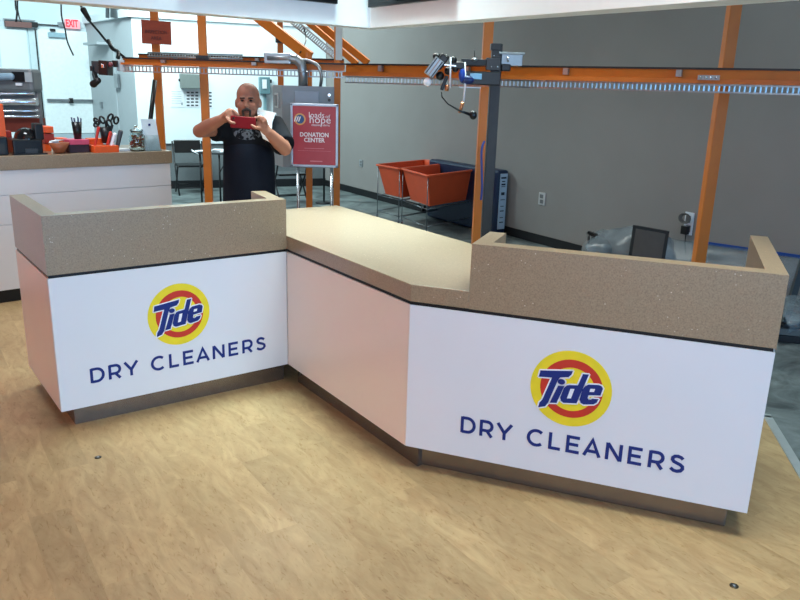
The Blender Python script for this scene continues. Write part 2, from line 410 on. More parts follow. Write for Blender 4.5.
# header over the counter, corner pointing away from the lobby
HZ = 2.12
hc = atz(370, 28, HZ); hl = atz(-60, -9.5, HZ); hr = atz(760, -2.6, HZ)
hl = V2(hc)+(V2(hl)-V2(hc))*1.1; hr = V2(hc)+(V2(hr)-V2(hc))*1.35; hcv = V2(hc)
def offs(a, b, t):
    d = (b-a).normalized(); return Vector((d.y, -d.x))*t
n1 = offs(hl, hcv, -.22); n2 = offs(hcv, hr, -.22)
bis = hcv+(n1+n2)*.55
MB_h = MB().prism([hl, hcv, hr, hr+n2, bis, hl+n1], HZ, CEIL)
struct(MB_h.link('wall_header', M_header, bevel=.002))
M_screen = mat('menu_screen_glass', (12, 14, 18), .12)
def screen(a, b, z0, z1, label):
    d = (b-a).normalized(); nn = Vector((d.y, -d.x))*.035
    if nn.y > 0: nn = -nn
    t = thing('menu_screen', label, 'screen', ((a.x+b.x)/2, (a.y+b.y)/2, z0))
    MB().prism([a, b, b+nn, a+nn], z0, z1).link('housing', M_blackplastic, t, bevel=.004)
    MB().prism([a+d*.02+nn, b-d*.02+nn, b-d*.02+nn*1.1, a+d*.02+nn*1.1], z0+.02, z1-.02).link('display', M_screen, t)
dr = (hr-hcv).normalized(); dl = (hl-hcv).normalized()
screen(hcv+dr*.02, hcv+dr*.92, HZ+.13, HZ+.7, 'black menu screen on the right face of the white header')
screen(hcv+dl*1.35, hcv+dl*.29, HZ+.13, HZ+.7, 'black menu screen on the left face of the white header')

# ================================================================== reception counter
P1 = Vector((-1.6769, 3.4276)); P2 = Vector((-.6582, 4.1916)); P3 = Vector((.0451, 3.1753)); P4 = Vector((1.4242, 2.6708))
def unit(a, b): return (b-a).normalized()
def nin(a, b):                                    # inward (away from lobby)
    d = unit(a, b); return Vector((-d.y, d.x))
def inter(p, d, q, e):
    k = (q-p).x*e.y-(q-p).y*e.x; return p+d*(k/(d.x*e.y-d.y*e.x))
dL, dM, dR = unit(P1, P2), unit(P2, P3), unit(P3, P4); nL, nM, nR = nin(P1, P2), nin(P2, P3), nin(P3, P4)
DEP = .84; DEPL = .774
B1 = P1+nL*DEPL; B2 = inter(P1+nL*DEP, dL, P2+nM*.82, dM); B3 = inter(P2+nM*.82, dM, P3+nR*DEP, dR); B4 = P4+nR*DEP
B1 = P1+nL*DEPL; B1b = P1+nL*DEP
ZT, ZP, ZS, ZLO, ZHI = .115, .802, .818, .896, 1.103
SH = .075
# worktop (stone, with its front fascia)
wt = MB().prism([P1+dL*SH+nL*SH, P2+dL*0, P3, P3+dR*.266, P3+dR*.266+nR*SH, P4-dR*SH+nR*SH, B4-dR*SH, B3, B2, B1b+dL*SH], ZS, ZLO)
wo = wt.link('worktop', M_stone, bevel=.003)
tag(wo, 'continuous tan speckled stone worktop linking both branded reception cabinets', 'countertop')
def ledge(polys, label):
    m = MB()
    for q in polys: m.prism(q, ZS, ZHI)
    o = m.link('counter_ledge', M_stone); tag(o, label, 'counter ledge', 'raised stone ledges of the reception counter')
    return o
RL = .37
ledge([[P1, P2, P2+nL*SH, P1+nL*SH+dL*SH, B1+dL*SH, B1], [P2-dL*SH*1.05+nL*SH, P2+nL*SH-dL*0.0, Vector((-.832, 4.512)), Vector((-.912, 4.478))]],
      'raised tan stone ledge around the left cabinet, in front of the person')
Q5 = P3+dR*.266
ledge([[Q5, P4, P4+nR*DEP, P4+nR*DEP-dR*SH, P4+nR*SH-dR*SH, Q5+nR*SH], [Q5+nR*SH, Q5+dR*SH+nR*SH, Q5+dR*SH+nR*.315, Q5+nR*.315]],
      'raised tan stone ledge around the right cabinet, nearest the camera')

LET = {
 'D': [[(.0, 0), (0, 1)], [(0, 1-.065)]+[(.33, 1-.065)]+arc(.33, .5, .42, .435, 90, -90)+[(0, .065)]],
 'R': [[(0, 0), (0, 1)], [(0, .935), (.38, .935)]+arc(.38, .655, .28, .28, 90, -90, 10)+[(0, .375)], [(.36, .37), (.66, 0)]],
 'Y': [[(-.02, 1), (.4, .42), (.82, 1)], [(.4, .46), (.4, 0)]],
 'C': [arc(.5, .5, .46, .445, 48, 312, 22)],
 'L': [[(0, 1), (0, .065), (.6, .065)]],
 'E': [[(.66, .935), (0, .935), (0, .065), (.67, .065)], [(0, .5), (.6, .5)]],
 'A': [[(-.02, 0), (.41, .98), (.84, 0)], [(.13, .3), (.69, .3)]],
 'N': [[(0, 0), (0, 1)], [(.02, .98), (.72, .02)], [(.74, 0), (.74, 1)]],
 'S': [[(.63, .80), (.52, .89), (.36, .935), (.2, .91), (.1, .82), (.09, .70), (.17, .60), (.34, .535), (.52, .47), (.64, .38), (.66, .25), (.57, .12), (.38, .06), (.2, .085), (.04, .2)]]}
# advance centres taken from the sign: letter, x of its left edge (in cap heights)
def lettering(O, X, x0, x1, z0, h, parent, m, d0=.0, d1=.0015):
    word = [('D', .0), ('R', 1.18), ('Y', 2.2), ('C', 4.0), ('L', 5.32), ('E', 6.33), ('A', 7.3), ('N', 8.55), ('E', 9.78), ('R', 10.88), ('S', 11.95)]
    total = 11.95+.70; k = (x1-x0)/total; mb = MB()
    for ix, (ch, x) in enumerate(word):
        if ix == 3: mb.link('lettering', m, parent); mb = MB()
        for j, st in enumerate(LET[ch]):
            poly = thick_line([((x+px*1.0)*k+x0, z0+py*h) for px, py in st], .182*h)
            mb.flat(poly, O, X, (0, 0, 1), d0+j*.0002, d1+j*.0002)
    return mb.link('lettering', m, parent)
TT = [[(-.131, .063), (.003, .082), (-.001, .066), (-.012, .052), (-.047, .045), (-.056, .028), (-.088, -.079), (-.099, -.096), (-.128, -.106), (-.124, -.083), (-.113, -.068), (-.08, .039), (-.136, .034)]]
TI = [[(-.052, .007), (-.026, .009), (-.052, -.072), (-.081, -.076)]]
TDT = [arc(-.040, .0265, .0155, .0125, 0, 345, 14)]
TD = [[(.045, .075), (.069, .077), (.031, -.059), (-.023, -.066), (-.035, -.059), (-.039, -.044), (-.027, .001), (-.016, .014), (-.005, .018), (.029, .022)], [(.0, .002), (.017, .004), (.006, -.041), (-.011, -.044)]]
TE = [[(.131, .025), (.124, .035), (.112, .038), (.072, .033), (.058, .023), (.049, .007), (.041, -.039), (.047, -.053), (.06, -.059), (.1, -.051), (.112, -.041), (.118, -.024), (.092, -.027), (.088, -.032), (.078, -.034), (.073, -.027), (.076, -.014), (.124, -.007)], [(.081, .016), (.1, .018), (.097, .004), (.078, .001)]]
def emblem(O, X, parent, k=1.0):
    def c(r, dx=0, dz=0): return [arc(dx, dz, r, r, 0, 352.5, 47)]
    Z = (0, 0, 1)
    MB().flat(c(.169*k), O, X, Z, 0, .001).link('emblem_disc', M_yellow, parent, label='yellow outer disc of the round emblem')
    MB().flat([arc(0.003, .001, .130*k, .130*k, 0, 352.5, 47), arc(.004, -.001, .097*k, .097*k, 0, 352.5, 47)], O, X, Z, .001, .0016).link('emblem_ring', M_red, parent, label='red ring of the round emblem')
    w = MB()
    for L in (TT, TI, TDT, TD, TE):
        ol = thick_line(L[0], .013, True); w.flat([L[0]], O, X, Z, .0016, .002)
        n = len(L[0])
        for i in range(n):
            a, b = Vector(L[0][i]), Vector(L[0][(i+1) % n]); dd = (b-a).normalized()*.003
            w.flat(thick_line([tuple(a-dd), tuple(b+dd)], .012), O, X, Z, .0016, .0021)
    w.link('emblem_outline', M_wht, parent, label='white outline around the blue emblem lettering')
    b = MB()
    for L in (TT, TI, TDT, TD, TE): b.flat(L, O, X, Z, .0021, .0028)
    b.link('emblem_word', M_blue, parent, label='slanted blue Tide lettering')

def cabinet(name_label, front, poly_in, toe, seam=None):
    t = thing('reception_cabinet', name_label, 'cabinet', (poly_in[0][0], poly_in[0][1], 0), 0, 'reception counter cabinets')
    return t
def face_panel(t, a, b, n, name='front_panel', m=None, lab=None, th=.02, gap=.001):
    d = unit(a, b); return MB().prism([a+d*gap, b-d*gap, b-d*gap+n*th, a+d*gap+n*th], ZT, ZP).link(name, m or M_white, t, label=lab, bevel=.001)
# left cabinet
tL = thing('reception_cabinet', 'white reception cabinet with round emblem, left one of two branded fronts', 'cabinet', (*((P1+P2)/2), 0), 0, 'reception counter cabinets')
i_ = .021
J2 = B2
MB().prism([P1+dL*i_+nL*i_, P2+nL*i_-dL*.002, inter(P1+nL*DEP, dL, P2-dL*.002, (B2-P2).normalized())-nL*.06, B1+dL*i_], ZT, ZP).link('body', M_white, tL)
fp = face_panel(tL, P1, P2, nL)
OL = Vector((*(P1-nL*.0005), 0)); X3 = Vector((*dL, 0))
emblem(OL+X3*.627+Vector((0, 0, .529)), X3, fp)
lettering(OL, X3, .158, 1.124, .238, .077, fp, M_blue)
face_panel(tL, P1+nL*.02, B1, dL, 'side_panel', M_white_warmlit, 'plain end panel of the left cabinet')
MB().prism([P1+dL*.008+nL*.008, P2+nL*.008-dL*0, P2+nL*.3, B1+dL*.008-nL*.005], ZP, ZS).link('reveal_strip', M_black, tL)
MB().prism([P1+nL*.075+dL*.075, P2+nL*.055-dL*.0, P2+nL*.3, B1+dL*.075-nL*.02], 0.0, ZT).link('toe_kick', M_toe, tL)
# middle cabinet
tM = thing('reception_cabinet', 'plain white reception cabinet, warm light tinted into its front, joining the two branded cabinets under the low worktop', 'cabinet', (*((P2+P3)/2), 0), 0, 'reception counter cabinets')
MB().prism([P2+nM*i_+dM*.004, P3+nM*i_-dM*.004, B3-dM*.01-nM*.05, B2-nM*.05+dM*.01], ZT, ZP).link('body', M_white, tM)
M_wpinklit = mat('white_laminate_pink_lit', (234, 222, 216), .3, noise=.01, nscale=3)  # white laminate with the pinkish bounce light put into its colour
face_panel(tM, P2, P3, nM, m=M_wpinklit, lab='plain white front panel with warm light tinted into its colour')
MB().prism([P2+nM*.008, P3+nM*.008, P3+nM*.3, P2+nM*.3], ZP, ZS).link('reveal_strip', M_black, tM)
MB().prism([P2+nM*.05+dM*.03, P3+nM*.06+dM*.02, P3+nM*.3, P2+nM*.3+dM*.03], 0.0, ZT).link('toe_kick', M_toe, tM)
# right cabinet
tR = thing('reception_cabinet', 'white reception cabinet with round emblem, larger and nearest the camera on the right', 'cabinet', (*((P3+P4)/2), 0), 0, 'reception counter cabinets')
MB().prism([P3+nR*i_+dR*.004, P4-dR*i_+nR*i_, B4-dR*i_-nR*.02, B3-nR*.02+dR*.02], ZT, ZP).link('body', M_white, tR)
fp = face_panel(tR, P3, P4, nR)
OR_ = Vector((*(P3-nR*.0005), 0)); X4 = Vector((*dR, 0))
emblem(OR_+X4*.727+Vector((0, 0, .527)), X4, fp)
lettering(OR_, X4, .268, 1.207, .238, .077, fp, M_blue)
face_panel(tR, B4, P4+nR*.02, -dR, 'side_panel')
MB().prism([P3+nR*.008, P4-dR*.008+nR*.008, B4-dR*.008-nR*.005, P3+nR*.3], ZP, ZS).link('reveal_strip', M_black, tR)
MB().prism([P3+nR*.06+dR*.05, P4-dR*.065+nR*.06, B4-dR*.065-nR*.02, P3+nR*.4+dR*.05], 0.0, ZT).link('toe_kick', M_toe, tR, bevel=.008)

# floor outlet plugs
for q, lb in (((98, 457.5), 'small dark round floor fitting in front of the left cabinet'), ((734, 586), 'small dark round floor fitting in front of the right cabinet')):
    p = atz(*q, 0); t = thing('floor_fitting', lb, 'floor fitting', p, 0, 'floor fittings')
    MB().lathe(p, [(.016, 0), (.016, .002), (.012, .003), (.0, .003)], 20, False).link('cover', mat('dark_bronze', (70, 62, 50), .35, metal=.6), t)
    MB().lathe(p+Vector((0, 0, .003)), [(.006, 0), (.006, .002), (.0, .002)], 12, False).link('screw', M_steel, t)

exec_parts = True
# ================================================================== far-left service counter
f0 = Vector((-3.049, 5.693)); f1 = Vector((-2.05, 6.57))
FZ = 1.14; fd = unit(f0, f1); fn = nin(f0, f1)
fa = f0-fd*2.2; fb = f1+fd*.035
tF = thing('service_counter', 'white service counter with tan stone top at the far left', 'counter', (*((fa+fb)/2), 0))
MB().prism([fa, fb, fb+fn*.75, fa+fn*.75], FZ-.105, FZ).link('stone_top', M_stone, tF, bevel=.003)
q0 = fa+fn*.02; q1 = fb+fn*.02-fd*.02
MB().prism([q0, q1, q1+fn*.68, q0+fn*.68], .10, FZ-.105).link('body', M_white, tF)
for za, zb in ((.845, FZ-.107), (.62, .84), (.105, .615)):
    MB().prism([q0-fn*.012, q1-fn*.012, q1, q0], za, zb).link('front_board', M_white, tF, bevel=.002)
MB().prism([q0+fn*.01, q1-fd*.01+fn*.01, q1-fd*.01+fn*.6, q0+fn*.6], 0, .10).link('black_base', M_base, tF)
def onF(u, back=.1):                    # point on the service counter top at pixel column u
    p = fa+fn*back; r = cam_ray(u, 155); k = inter(Vector((0, 0)), V2(r), p, fd); return Vector((k.x, k.y, FZ))
ANG_F = math.atan2(fd.y, fd.x)
def ptop(u, v, back): # height for pixel v above counter at column u
    p = onF(u, back); return at(u, v, p.y)
def boxF(mb, u0, u1, v0, v1, back, depth, taper=0):
    a = ptop(u0, v1, back); b = ptop(u1, v1, back); c = ptop(u1, v0, back)
    z0, z1 = max(FZ, min(a.z, b.z)), c.z
    n3 = Vector((*fn, 0))*depth; A = Vector((a.x, a.y, z0)); B_ = Vector((b.x, b.y, z0))
    return mb.hexa([A, B_, B_+n3, A+n3, A+Vector((0, 0, z1-z0)), B_+Vector((0, 0, z1-z0)), B_+n3+Vector((0, 0, z1-z0)), A+n3+Vector((0, 0, z1-z0))])
def baseF(u, back): p = onF(u, back); return p
M_or2 = mat('bright_orange_plastic', (232, 92, 34), .4)
M_rd2 = mat('dark_red_card', (168, 52, 40), .55)
# printing machine behind the counter
pm = onF(20, 1.3); ym = pm.y
tm = thing('garment_press', 'grey steel roller machine with small black display behind the service counter', 'machine', (pm.x, pm.y, 0))
def mslab(v0, v1, u1, dy0, m, nm, lb=None, r=.02, u0=-60):
    a = at(u0, v1, ym-dy0); b = at(u1, v1, ym-dy0); c = at(u1, v0, ym-dy0)
    mb = MB().box(((a.x+b.x)/2, (ym-dy0+ym+.1)/2, (a.z+c.z)/2), (b.x-a.x, .1+dy0, c.z-a.z)); return mb.link(nm, m, tm, bevel=r, label=lb)
M_mgrey = mat('machine_grey_enamel', (112, 116, 118), .35, noise=.03)
mslab(69, 90, 33.5, .1, M_mgrey, 'hood', r=.03)
M_pol = mat('polished_steel', (215, 220, 225), .22, metal=.9)
for v0, v1, u1 in ((92, 95, 34), (99, 105, 37), (110, 112, 38), (115.5, 117.5, 39)):
    a = at(-60, (v0+v1)/2, ym-.06); b = at(u1, (v0+v1)/2, ym-.06); r = abs(at(u1, v0, ym).z-at(u1, v1, ym).z)/2
    MB().tube([a, b], r*1.25, 14).link('roller', M_pol, tm)
mslab(92, 121, 39, 0, M_mgrey, 'body', r=.01)
mslab(118.5, 130, 40, .03, mat('rust_red_panel', (122, 52, 40), .5), 'lower_panel', 'rust red lower panel', r=.005)
a = at(44, 95, ym); MB().hexa([at(39, 135, ym-.02)+Vector((0, dy, 0)) if i == 0 else p for dy in (0,) for i, p in enumerate([at(39, 135, ym-.02), at(46, 135, ym-.02), at(46, 135, ym+.1), at(39, 135, ym+.1), at(33.5, 92, ym-.02), at(37, 92, ym-.02), at(37, 92, ym+.1), at(33.5, 92, ym+.1)])]).link('side_frame', M_steel, tm)
d_ = at(18.5, 76.5, ym-.105); s1 = at(24.5, 72, ym-.105); s0 = at(13, 81.5, ym-.105)
MB().box(((s1.x+s0.x)/2, ym-.105, (s1.z+s0.z)/2), (s1.x-s0.x, .015, s1.z-s0.z)).link('display', M_blackplastic, tm, label='small black display')
s1 = at(31.5, 72.5, ym-.105); s0 = at(25, 82, ym-.105)
MB().box(((s1.x+s0.x)/2, ym-.105, (s1.z+s0.z)/2), (s1.x-s0.x, .012, s1.z-s0.z)).link('button_panel', M_greyl, tm)
s1 = at(22, 83, ym-.105); s0 = at(16, 85.5, ym-.105)
MB().box(((s1.x+s0.x)/2, ym-.105, (s1.z+s0.z)/2), (s1.x-s0.x, .012, s1.z-s0.z)).link('badge', M_wht, tm)
MB().capsule(at(-50, 78, ym-.12), at(11, 76.5, ym-.12), .035, .03).link('handle', mat('pale_blue_plastic', (150, 178, 196), .3), tm)
b0 = pm; MB().box((at(-10, 130, ym).x, ym+.05, .5), (.6, .1, 1.0)).link('pedestal', M_mgrey, tm)

def simple(mb, name, m, label, cat, group=None, bevel=0): return tag(mb.link(name, m, bevel=bevel), label, cat, group)
simple(boxF(MB(), -14, 9, 104, 157, .30, .12), 'carton', M_or2, 'tall bright orange carton at the left end of the service counter', 'box', bevel=.006)
t = thing('card_terminal', 'small black box with glass front at the left end of the service counter', 'terminal', onF(3, .06))
boxF(MB(), -8, 9.5, 137, 157, .06, .1).link('casing', M_blackplastic, t, bevel=.008)
c = ptop(1, 148, .055); MB().box(c, (.05, .01, .07), ANG_F).link('window', mat('smoky_window', (60, 62, 62), .2), t)
# black receipt printer
t = thing('receipt_printer', 'black receipt printer with upright side part on the service counter', 'printer', onF(28, .08))
boxF(MB(), 14, 44, 139, 154.5, .08, .22).link('base', M_blackplastic, t, bevel=.012)
p = ptop(27, 136, .18); w = (ptop(38, 140, .18)-ptop(15, 140, .18)).length
Mf = Matrix.Rotation(ANG_F, 3, 'Z')
MB().ell(ptop(26, 139, .2), (w/2, .11, .09), M=Mf).link('lid', mat('gloss_black', (20, 20, 22), .12), t)
boxF(MB(), 36, 44.5, 123.5, 140, .1, .1).link('upright', M_blackplastic, t, bevel=.008)
boxF(MB(), 26, 38, 148.5, 153, .075, .01).link('paper_slot', mat('slot_grey', (60, 62, 64), .4), t)
boxF(MB(), 14, 48, 153, 156, .05, .05).link('front_lip', M_blackplastic, t)
# stacked cartons behind the printer
for u0, u1, v0, v1, bk, mm, lb in ((3.5, 14, 131, 154, .34, M_rd2, 'dull red box between the orange carton and the black printer'),
                          (45.5, 52, 144, 152, .3, M_or2, 'lowest orange box stacked right of the black printer'),
                          (45, 55, 133.5, 143.5, .3, M_rd2, 'middle red box stacked right of the black printer'),
                          (44.5, 54, 126.5, 133, .3, M_or2, 'topmost small orange box stacked right of the black printer')):
    simple(boxF(MB(), u0, u1, v0, v1, bk, .14), 'box', mm, lb, 'box', 'boxes on the service counter', .005)
simple(boxF(MB(), 57, 69, 138, 152, .3, .12), 'box', M_or2, 'orange box behind the conical bowl', 'box', 'boxes on the service counter', .006)
# conical bowl with papers
p = onF(60, .1); rr = (ptop(70, 142, .1)-ptop(49, 142, .1)).length/2; h = ptop(60, 142.5, .1).z-FZ
t = thing('paper_bowl', 'conical brown bowl holding white papers on the service counter', 'bowl', p)
MB().lathe(p, [(rr*.42, 0), (rr, h), (rr*.94, h), (rr*.38, .01), (0, .01)], 26).link('bowl', mat('brown_bowl', (150, 82, 52), .4), t)
m = MB()
for k in range(5): m.box(p+Vector((random.uniform(-.03, .02), random.uniform(-.03, .03), h*.9+.008*k)), (.07, .05, .002), random.uniform(0, 3), Matrix.Rotation(random.uniform(-.4, .4), 3, 'X') @ Matrix.Rotation(random.random()*3, 3, 'Z'))
m.link('papers', M_paper, t)
# pink topped box with pen cup on it
t = thing('tissue_box', 'dark box with pink lid beside the conical bowl', 'box', onF(80, .1))
boxF(MB(), 70, 90, 143.5, 154, .1, .15).link('body', mat('dark_plum_card', (52, 30, 42), .5), t, bevel=.004)
boxF(MB(), 69.5, 89.5, 139.5, 144.5, .095, .16).link('lid', mat('pink_card', (206, 78, 108), .5), t, bevel=.004)
def cup(u, v0, v1, r0, r1, bk, label, mm, name='pen_cup'):
    a = ptop(u, v1, bk); b = ptop(u, v0, bk); p = Vector((a.x, a.y, a.z)); hh = b.z-a.z
    t = thing(name, label, 'cup', p)
    MB().lathe(p, [(r0, 0), (r1, hh), (r1*.92, hh), (r0*.9, .006), (0, .006)], 20).link('cup', mm, t)
    return t, p, hh
t, p, hh = cup(78, 122, 139.4, .028, .04, .17, 'black cup standing on the pink-lidded box', M_blackplastic)
for k in range(8):
    a = k/8*6.28; q = p+Vector((.02*math.cos(a), .02*math.sin(a), .02)); e = p+Vector((.04*math.cos(a), .03*math.sin(a), hh+.025+.02*random.random()))
    o = MB().tube([q, e], .0045, 6).link('pen', mat('navy_pen', (34, 48, 92), .3), None); tag(o, 'dark blue pen standing in the black cup on the pink-lidded box', 'pen', 'pens in the black cup')
# orange tray with scissors cup etc.
t = thing('desk_tray', 'bright orange open desk tray right of the pink-lidded box', 'tray', onF(107, .04))
boxF(MB(), 95, 119.5, 145.5, 154.5, .03, .16).link('tray', M_or2, t, bevel=.004)
boxF(MB(), 90, 104, 138.5, 150, .2, .1).link('divider', M_or2, t, bevel=.004)
t, p, hh = cup(107, 127, 143, .04, .05, .16, 'black mesh cup of scissors in the orange tray', M_blackmetal, 'scissors_cup')
for k, (dx, dy, an) in enumerate(((-.05, 0, .4), (0, .01, 0), (.045, 0, -.35))):
    q = p+Vector((dx*.4, dy, .05)); top = p+Vector((dx*1.3, dy, hh+(.0, .05, .02)[k])); m = MB().tube([q, top], .01, 6)
    for s in (-1, 1):
        Rz = Matrix.Rotation((-.7, .5, .25)[k]*s, 3, 'Y'); c = top+Rz @ Vector((s*.018, s*.012, .03+.012*s))
        m.tube([c+Rz @ Vector((.016*math.cos(a*.628), .008*math.sin(a*.628+k), .03*math.sin(a*.628))) for a in range(11)], .009, 6)
    tag(m.link('scissors', M_blackplastic), ['black-handled scissors leaning left in the mesh cup', 'black-handled scissors upright in the mesh cup', 'black-handled scissors leaning right in the mesh cup'][k], 'scissors', 'scissors in the mesh cup')
for u, v0, v1, mm, lb, r in ((97, 128, 146, M_red, 'red marker leaning left in the orange tray', .012), (109, 133, 147, M_red, 'red marker in the middle of the orange tray', .014),
                        (113, 135, 147, M_wht, 'white marker in the orange tray', .02), (119, 132, 148, mat('dark_grey_plastic', (70, 74, 78), .4), 'dark grey stapler standing at the right end of the orange tray', .02)):
    a = ptop(u-2, v1, .08); b = ptop(u+1.5, v0, .08); tag(MB().capsule(a, b, r*.8, r).link('stapler' if 'stapler' in lb else 'marker', mm), lb, 'stapler' if 'stapler' in lb else 'marker')
simple(boxF(MB(), 119, 131, 149, 153, .12, .12), 'paper_stack', M_paper, 'low crumpled white papers between the orange tray and the glass jar', 'paper')
# glass jar of candy
p = onF(138, .1); rr = (ptop(146, 140, .1)-ptop(130.5, 140, .1)).length/2; h = ptop(138, 131, .1).z-FZ
t = thing('candy_jar', 'clear glass jar of brown wrapped candies on the service counter', 'jar', p)
M_glass = mat('clear_glass', (235, 245, 245), .03, trans=1.0)
MB().lathe(p, [(rr*.85, 0), (rr, h*.12), (rr, h*.72), (rr*.72, h*.9), (rr*.74, h), (rr*.68, h), (rr*.66, h*.9), (rr*.93, h*.7), (rr*.93, h*.14), (rr*.8, .008), (0, .008)], 26).link('glass', M_glass, t)
MB().lathe(p+Vector((0, 0, h)), [(rr*.8, 0), (rr*.8, .012), (rr*.3, .022), (rr*.22, .04), (0, .045)], 22).link('lid', M_glass, t)
m = MB()
for k in range(60):
    a = random.random()*6.28; r = rr*.78*math.sqrt(random.random()); z = .02+random.random()*h*.66
    m.m = random.choice((0, 0, 0, 1, 2)); m.ell(p+Vector((r*math.cos(a), r*math.sin(a), z)), (.013, .01, .009), 8, 6)
o = m.link('candy_fill', [mat('brown_wrapper', (130, 48, 40), .3), mat('gold_wrapper', (190, 140, 70), .25, metal=.5), mat('tan_wrapper', (170, 120, 90), .4)]); tag(o, 'brown and gold wrapped candies filling the glass jar', 'candy', kind='stuff')
# acrylic leaflet holder
t = thing('leaflet_holder', 'clear acrylic holder with pale leaflets at the right end of the service counter', 'leaflet holder', onF(154, .06))
n3 = Vector((*fn, 0)); a = baseF(146.5, .05); b = baseF(161, .05); zt = ptop(150, 119.5, .05).z-FZ
up3 = Vector((0, 0, zt))+n3*.07
MB().hexa([a, b, b+n3*.012, a+n3*.012, a+up3, b+up3, b+n3*.012+up3, a+n3*.012+up3]).link('leaflets', mat('pale_blue_leaflet', (206, 222, 234), .4), t)
MB().hexa([a-n3*.02, b-n3*.02, b-n3*.016, a-n3*.016, a-n3*.02+up3*.5, b-n3*.02+up3*.5, b-n3*.016+up3*.5, a-n3*.016+up3*.5]).link('front_pocket', M_glass, t)
MB().hexa([a-n3*.02+Vector((0, 0, 0)), b-n3*.02, b+n3*.1, a+n3*.1, a-n3*.02+Vector((0, 0, .006)), b-n3*.02+Vector((0, 0, .006)), b+n3*.1+Vector((0, 0, .006)), a+n3*.1+Vector((0, 0, .006))]).link('foot', M_glass, t)
c = (a+b)/2+up3*.82-n3*.003; MB().box(c, (.018, .004, .018), ANG_F).link('leaflet_mark', M_blue, t)
# black rod standing slanted
a = ptop(146.5, 154, .3); b = ptop(155, 80, .3); tag(MB().tube([a, b], .02, 10).link('black_pole', M_blackplastic), 'thick slanted black pole rising behind the acrylic leaflet holder', 'pole')

# ================================================================== exit door wall
def onT(u, v): return on_plane(u, v, (*LE, 0), Vector((*DN, 0)))
DD3 = Vector((*DD, 0)); DN3 = Vector((*DN, 0)); AT = math.atan2(-DD.y, -DD.x)
def slabT(mb, u0, u1, v0, v1, d0, d1, z0=None):
    a = onT(u0, (v0+v1)/2); b = onT(u1, (v0+v1)/2); zt = onT((u0+u1)/2, v0).z; zb = onT((u0+u1)/2, v1).z if z0 is None else z0
    A = Vector((a.x, a.y, zb)); B_ = Vector((b.x, b.y, zb)); H = Vector((0, 0, zt-zb))
    return mb.hexa([A+DN3*d1, B_+DN3*d1, B_+DN3*d0, A+DN3*d0, A+DN3*d1+H, B_+DN3*d1+H, B_+DN3*d0+H, A+DN3*d0+H])
M_door = mat('white_steel_door', (238, 246, 246), .4)
M_frame = mat('pale_door_frame', (206, 222, 226), .5)
df = slabT(MB(), 36, 95.5, 25, 200, 0, .03, 0.0).link('door_1', M_frame); struct(df)
slabT(MB(), 41.5, 95, 31, 133, .031, .06).link('door_leaf', M_door, df)
slabT(MB(), 41.5, 95, 133.5, 200, .031, .055, 0.005).link('kick_plate', mat('kick_plate_grey', (180, 196, 204), .4), df)
slabT(MB(), 46, 92, 99, 101.2, .061, .12).link('panic_bar', M_steel, df)
slabT(MB(), 68, 71.5, 98, 103, .061, .13).link('bar_lock', M_blackmetal, df)
slabT(MB(), 47, 64, 33, 37.5, .061, .13).link('door_closer', mat('closer_blue_grey', (150, 180, 192), .4), df)
slabT(MB(), 49, 54, 29, 31.5, .061, .11).link('closer_arm', M_blackmetal, df)
slabT(MB(), 38.5, 39.8, 30, 120, .031, .045).link('frame_seal', M_blackmetal, df)
# exit sign
e0 = onT(64.5, 24); t = thing('exit_sign', 'red EXIT sign above the bright back door', 'sign', onT(70, 28)+DN3*.1)
slabT(MB(), 63.5, 78, 20, 28.8, .08, .13).link('housing', mat('exit_housing', (248, 170, 176), .4, emit=(250, 120, 130), es=.35), t)
m = MB(); o_ = onT(70.2, 27.2)+DN3*.132; text_mb(m, 'EXIT', o_, -DD3, (0, 0, 1), .17, .006, bold=.004, fit=.2)
m.link('lettering', mat('exit_red', (235, 40, 60), .4, emit=(240, 40, 60), es=.5), t)
slabT(MB(), 79, 84, 22, 28, .0, .05).link('side_lamp', M_frame, t)
# second white door with a rusty header channel
d2 = slabT(MB(), 5, 35, 28, 200, 0, .03, 0).link('door_2', M_frame); struct(d2)
slabT(MB(), 7, 34, 30, 200, .031, .05, 0.01).link('door_leaf', M_frp, d2)
t = thing('door_track', 'short rusty brown track housing mounted above the far left door', 'track', onT(18, 28))
slabT(MB(), 4, 30, 22, 27.5, .03, .14).link('channel', mat('rust_brown_metal', (120, 84, 80), .6), t)
slabT(MB(), 30, 36, 22.5, 27.5, .03, .15).link('end_cap', M_blackmetal, t)
slabT(MB(), 3, 34, 19.5, 20.5, .03, .10).link('top_rod', M_steel, t)
slabT(MB(), 36, 58, 24.5, 25.6, .06, .08).link('side_arm', M_blackmetal, t)
slabT(MB(), 57, 63, 22.5, 27, .03, .1).link('motor', M_steel, t)

def cable(pts, r, label, name='cable', m=None):
    P = [Vector(p) for p in pts]; Q = []
    for i in range(len(P)-1):
        p0 = P[max(i-1, 0)]; p1 = P[i]; p2 = P[i+1]; p3 = P[min(i+2, len(P)-1)]
        for k in range(6):
            t = k/6; Q.append(.5*((2*p1)+(p2-p0)*t+(2*p0-5*p1+4*p2-p3)*t*t+(3*p1-p0-3*p2+p3)*t*t*t))
    Q.append(P[-1]); return tag(MB().tube(Q, r, 7).link(name, m or M_blackplastic), label, 'cable')
cable([at(15.5, -70, 11.8), at(15.5, 0, 11.8), at(17, 12, 11.8), at(16, 22, 11.8)], .014, 'thick dark cable dropping from the ceiling to the rusty track housing')
cable([at(18, -70, 11.9), at(17.5, 0, 11.9), at(18.5, 14, 11.9), at(21, 22, 11.9)], .01, 'thinner dark cable dropping beside the thick one at the rusty track housing')
cable([at(60.5, -75, 11), at(61, 1, 11), at(62, 18, 11), at(65, 29, 11), at(67.5, 42, 11), at(73.5, 55.5, 11)], .011, 'loose black cable hanging in front of the exit sign')
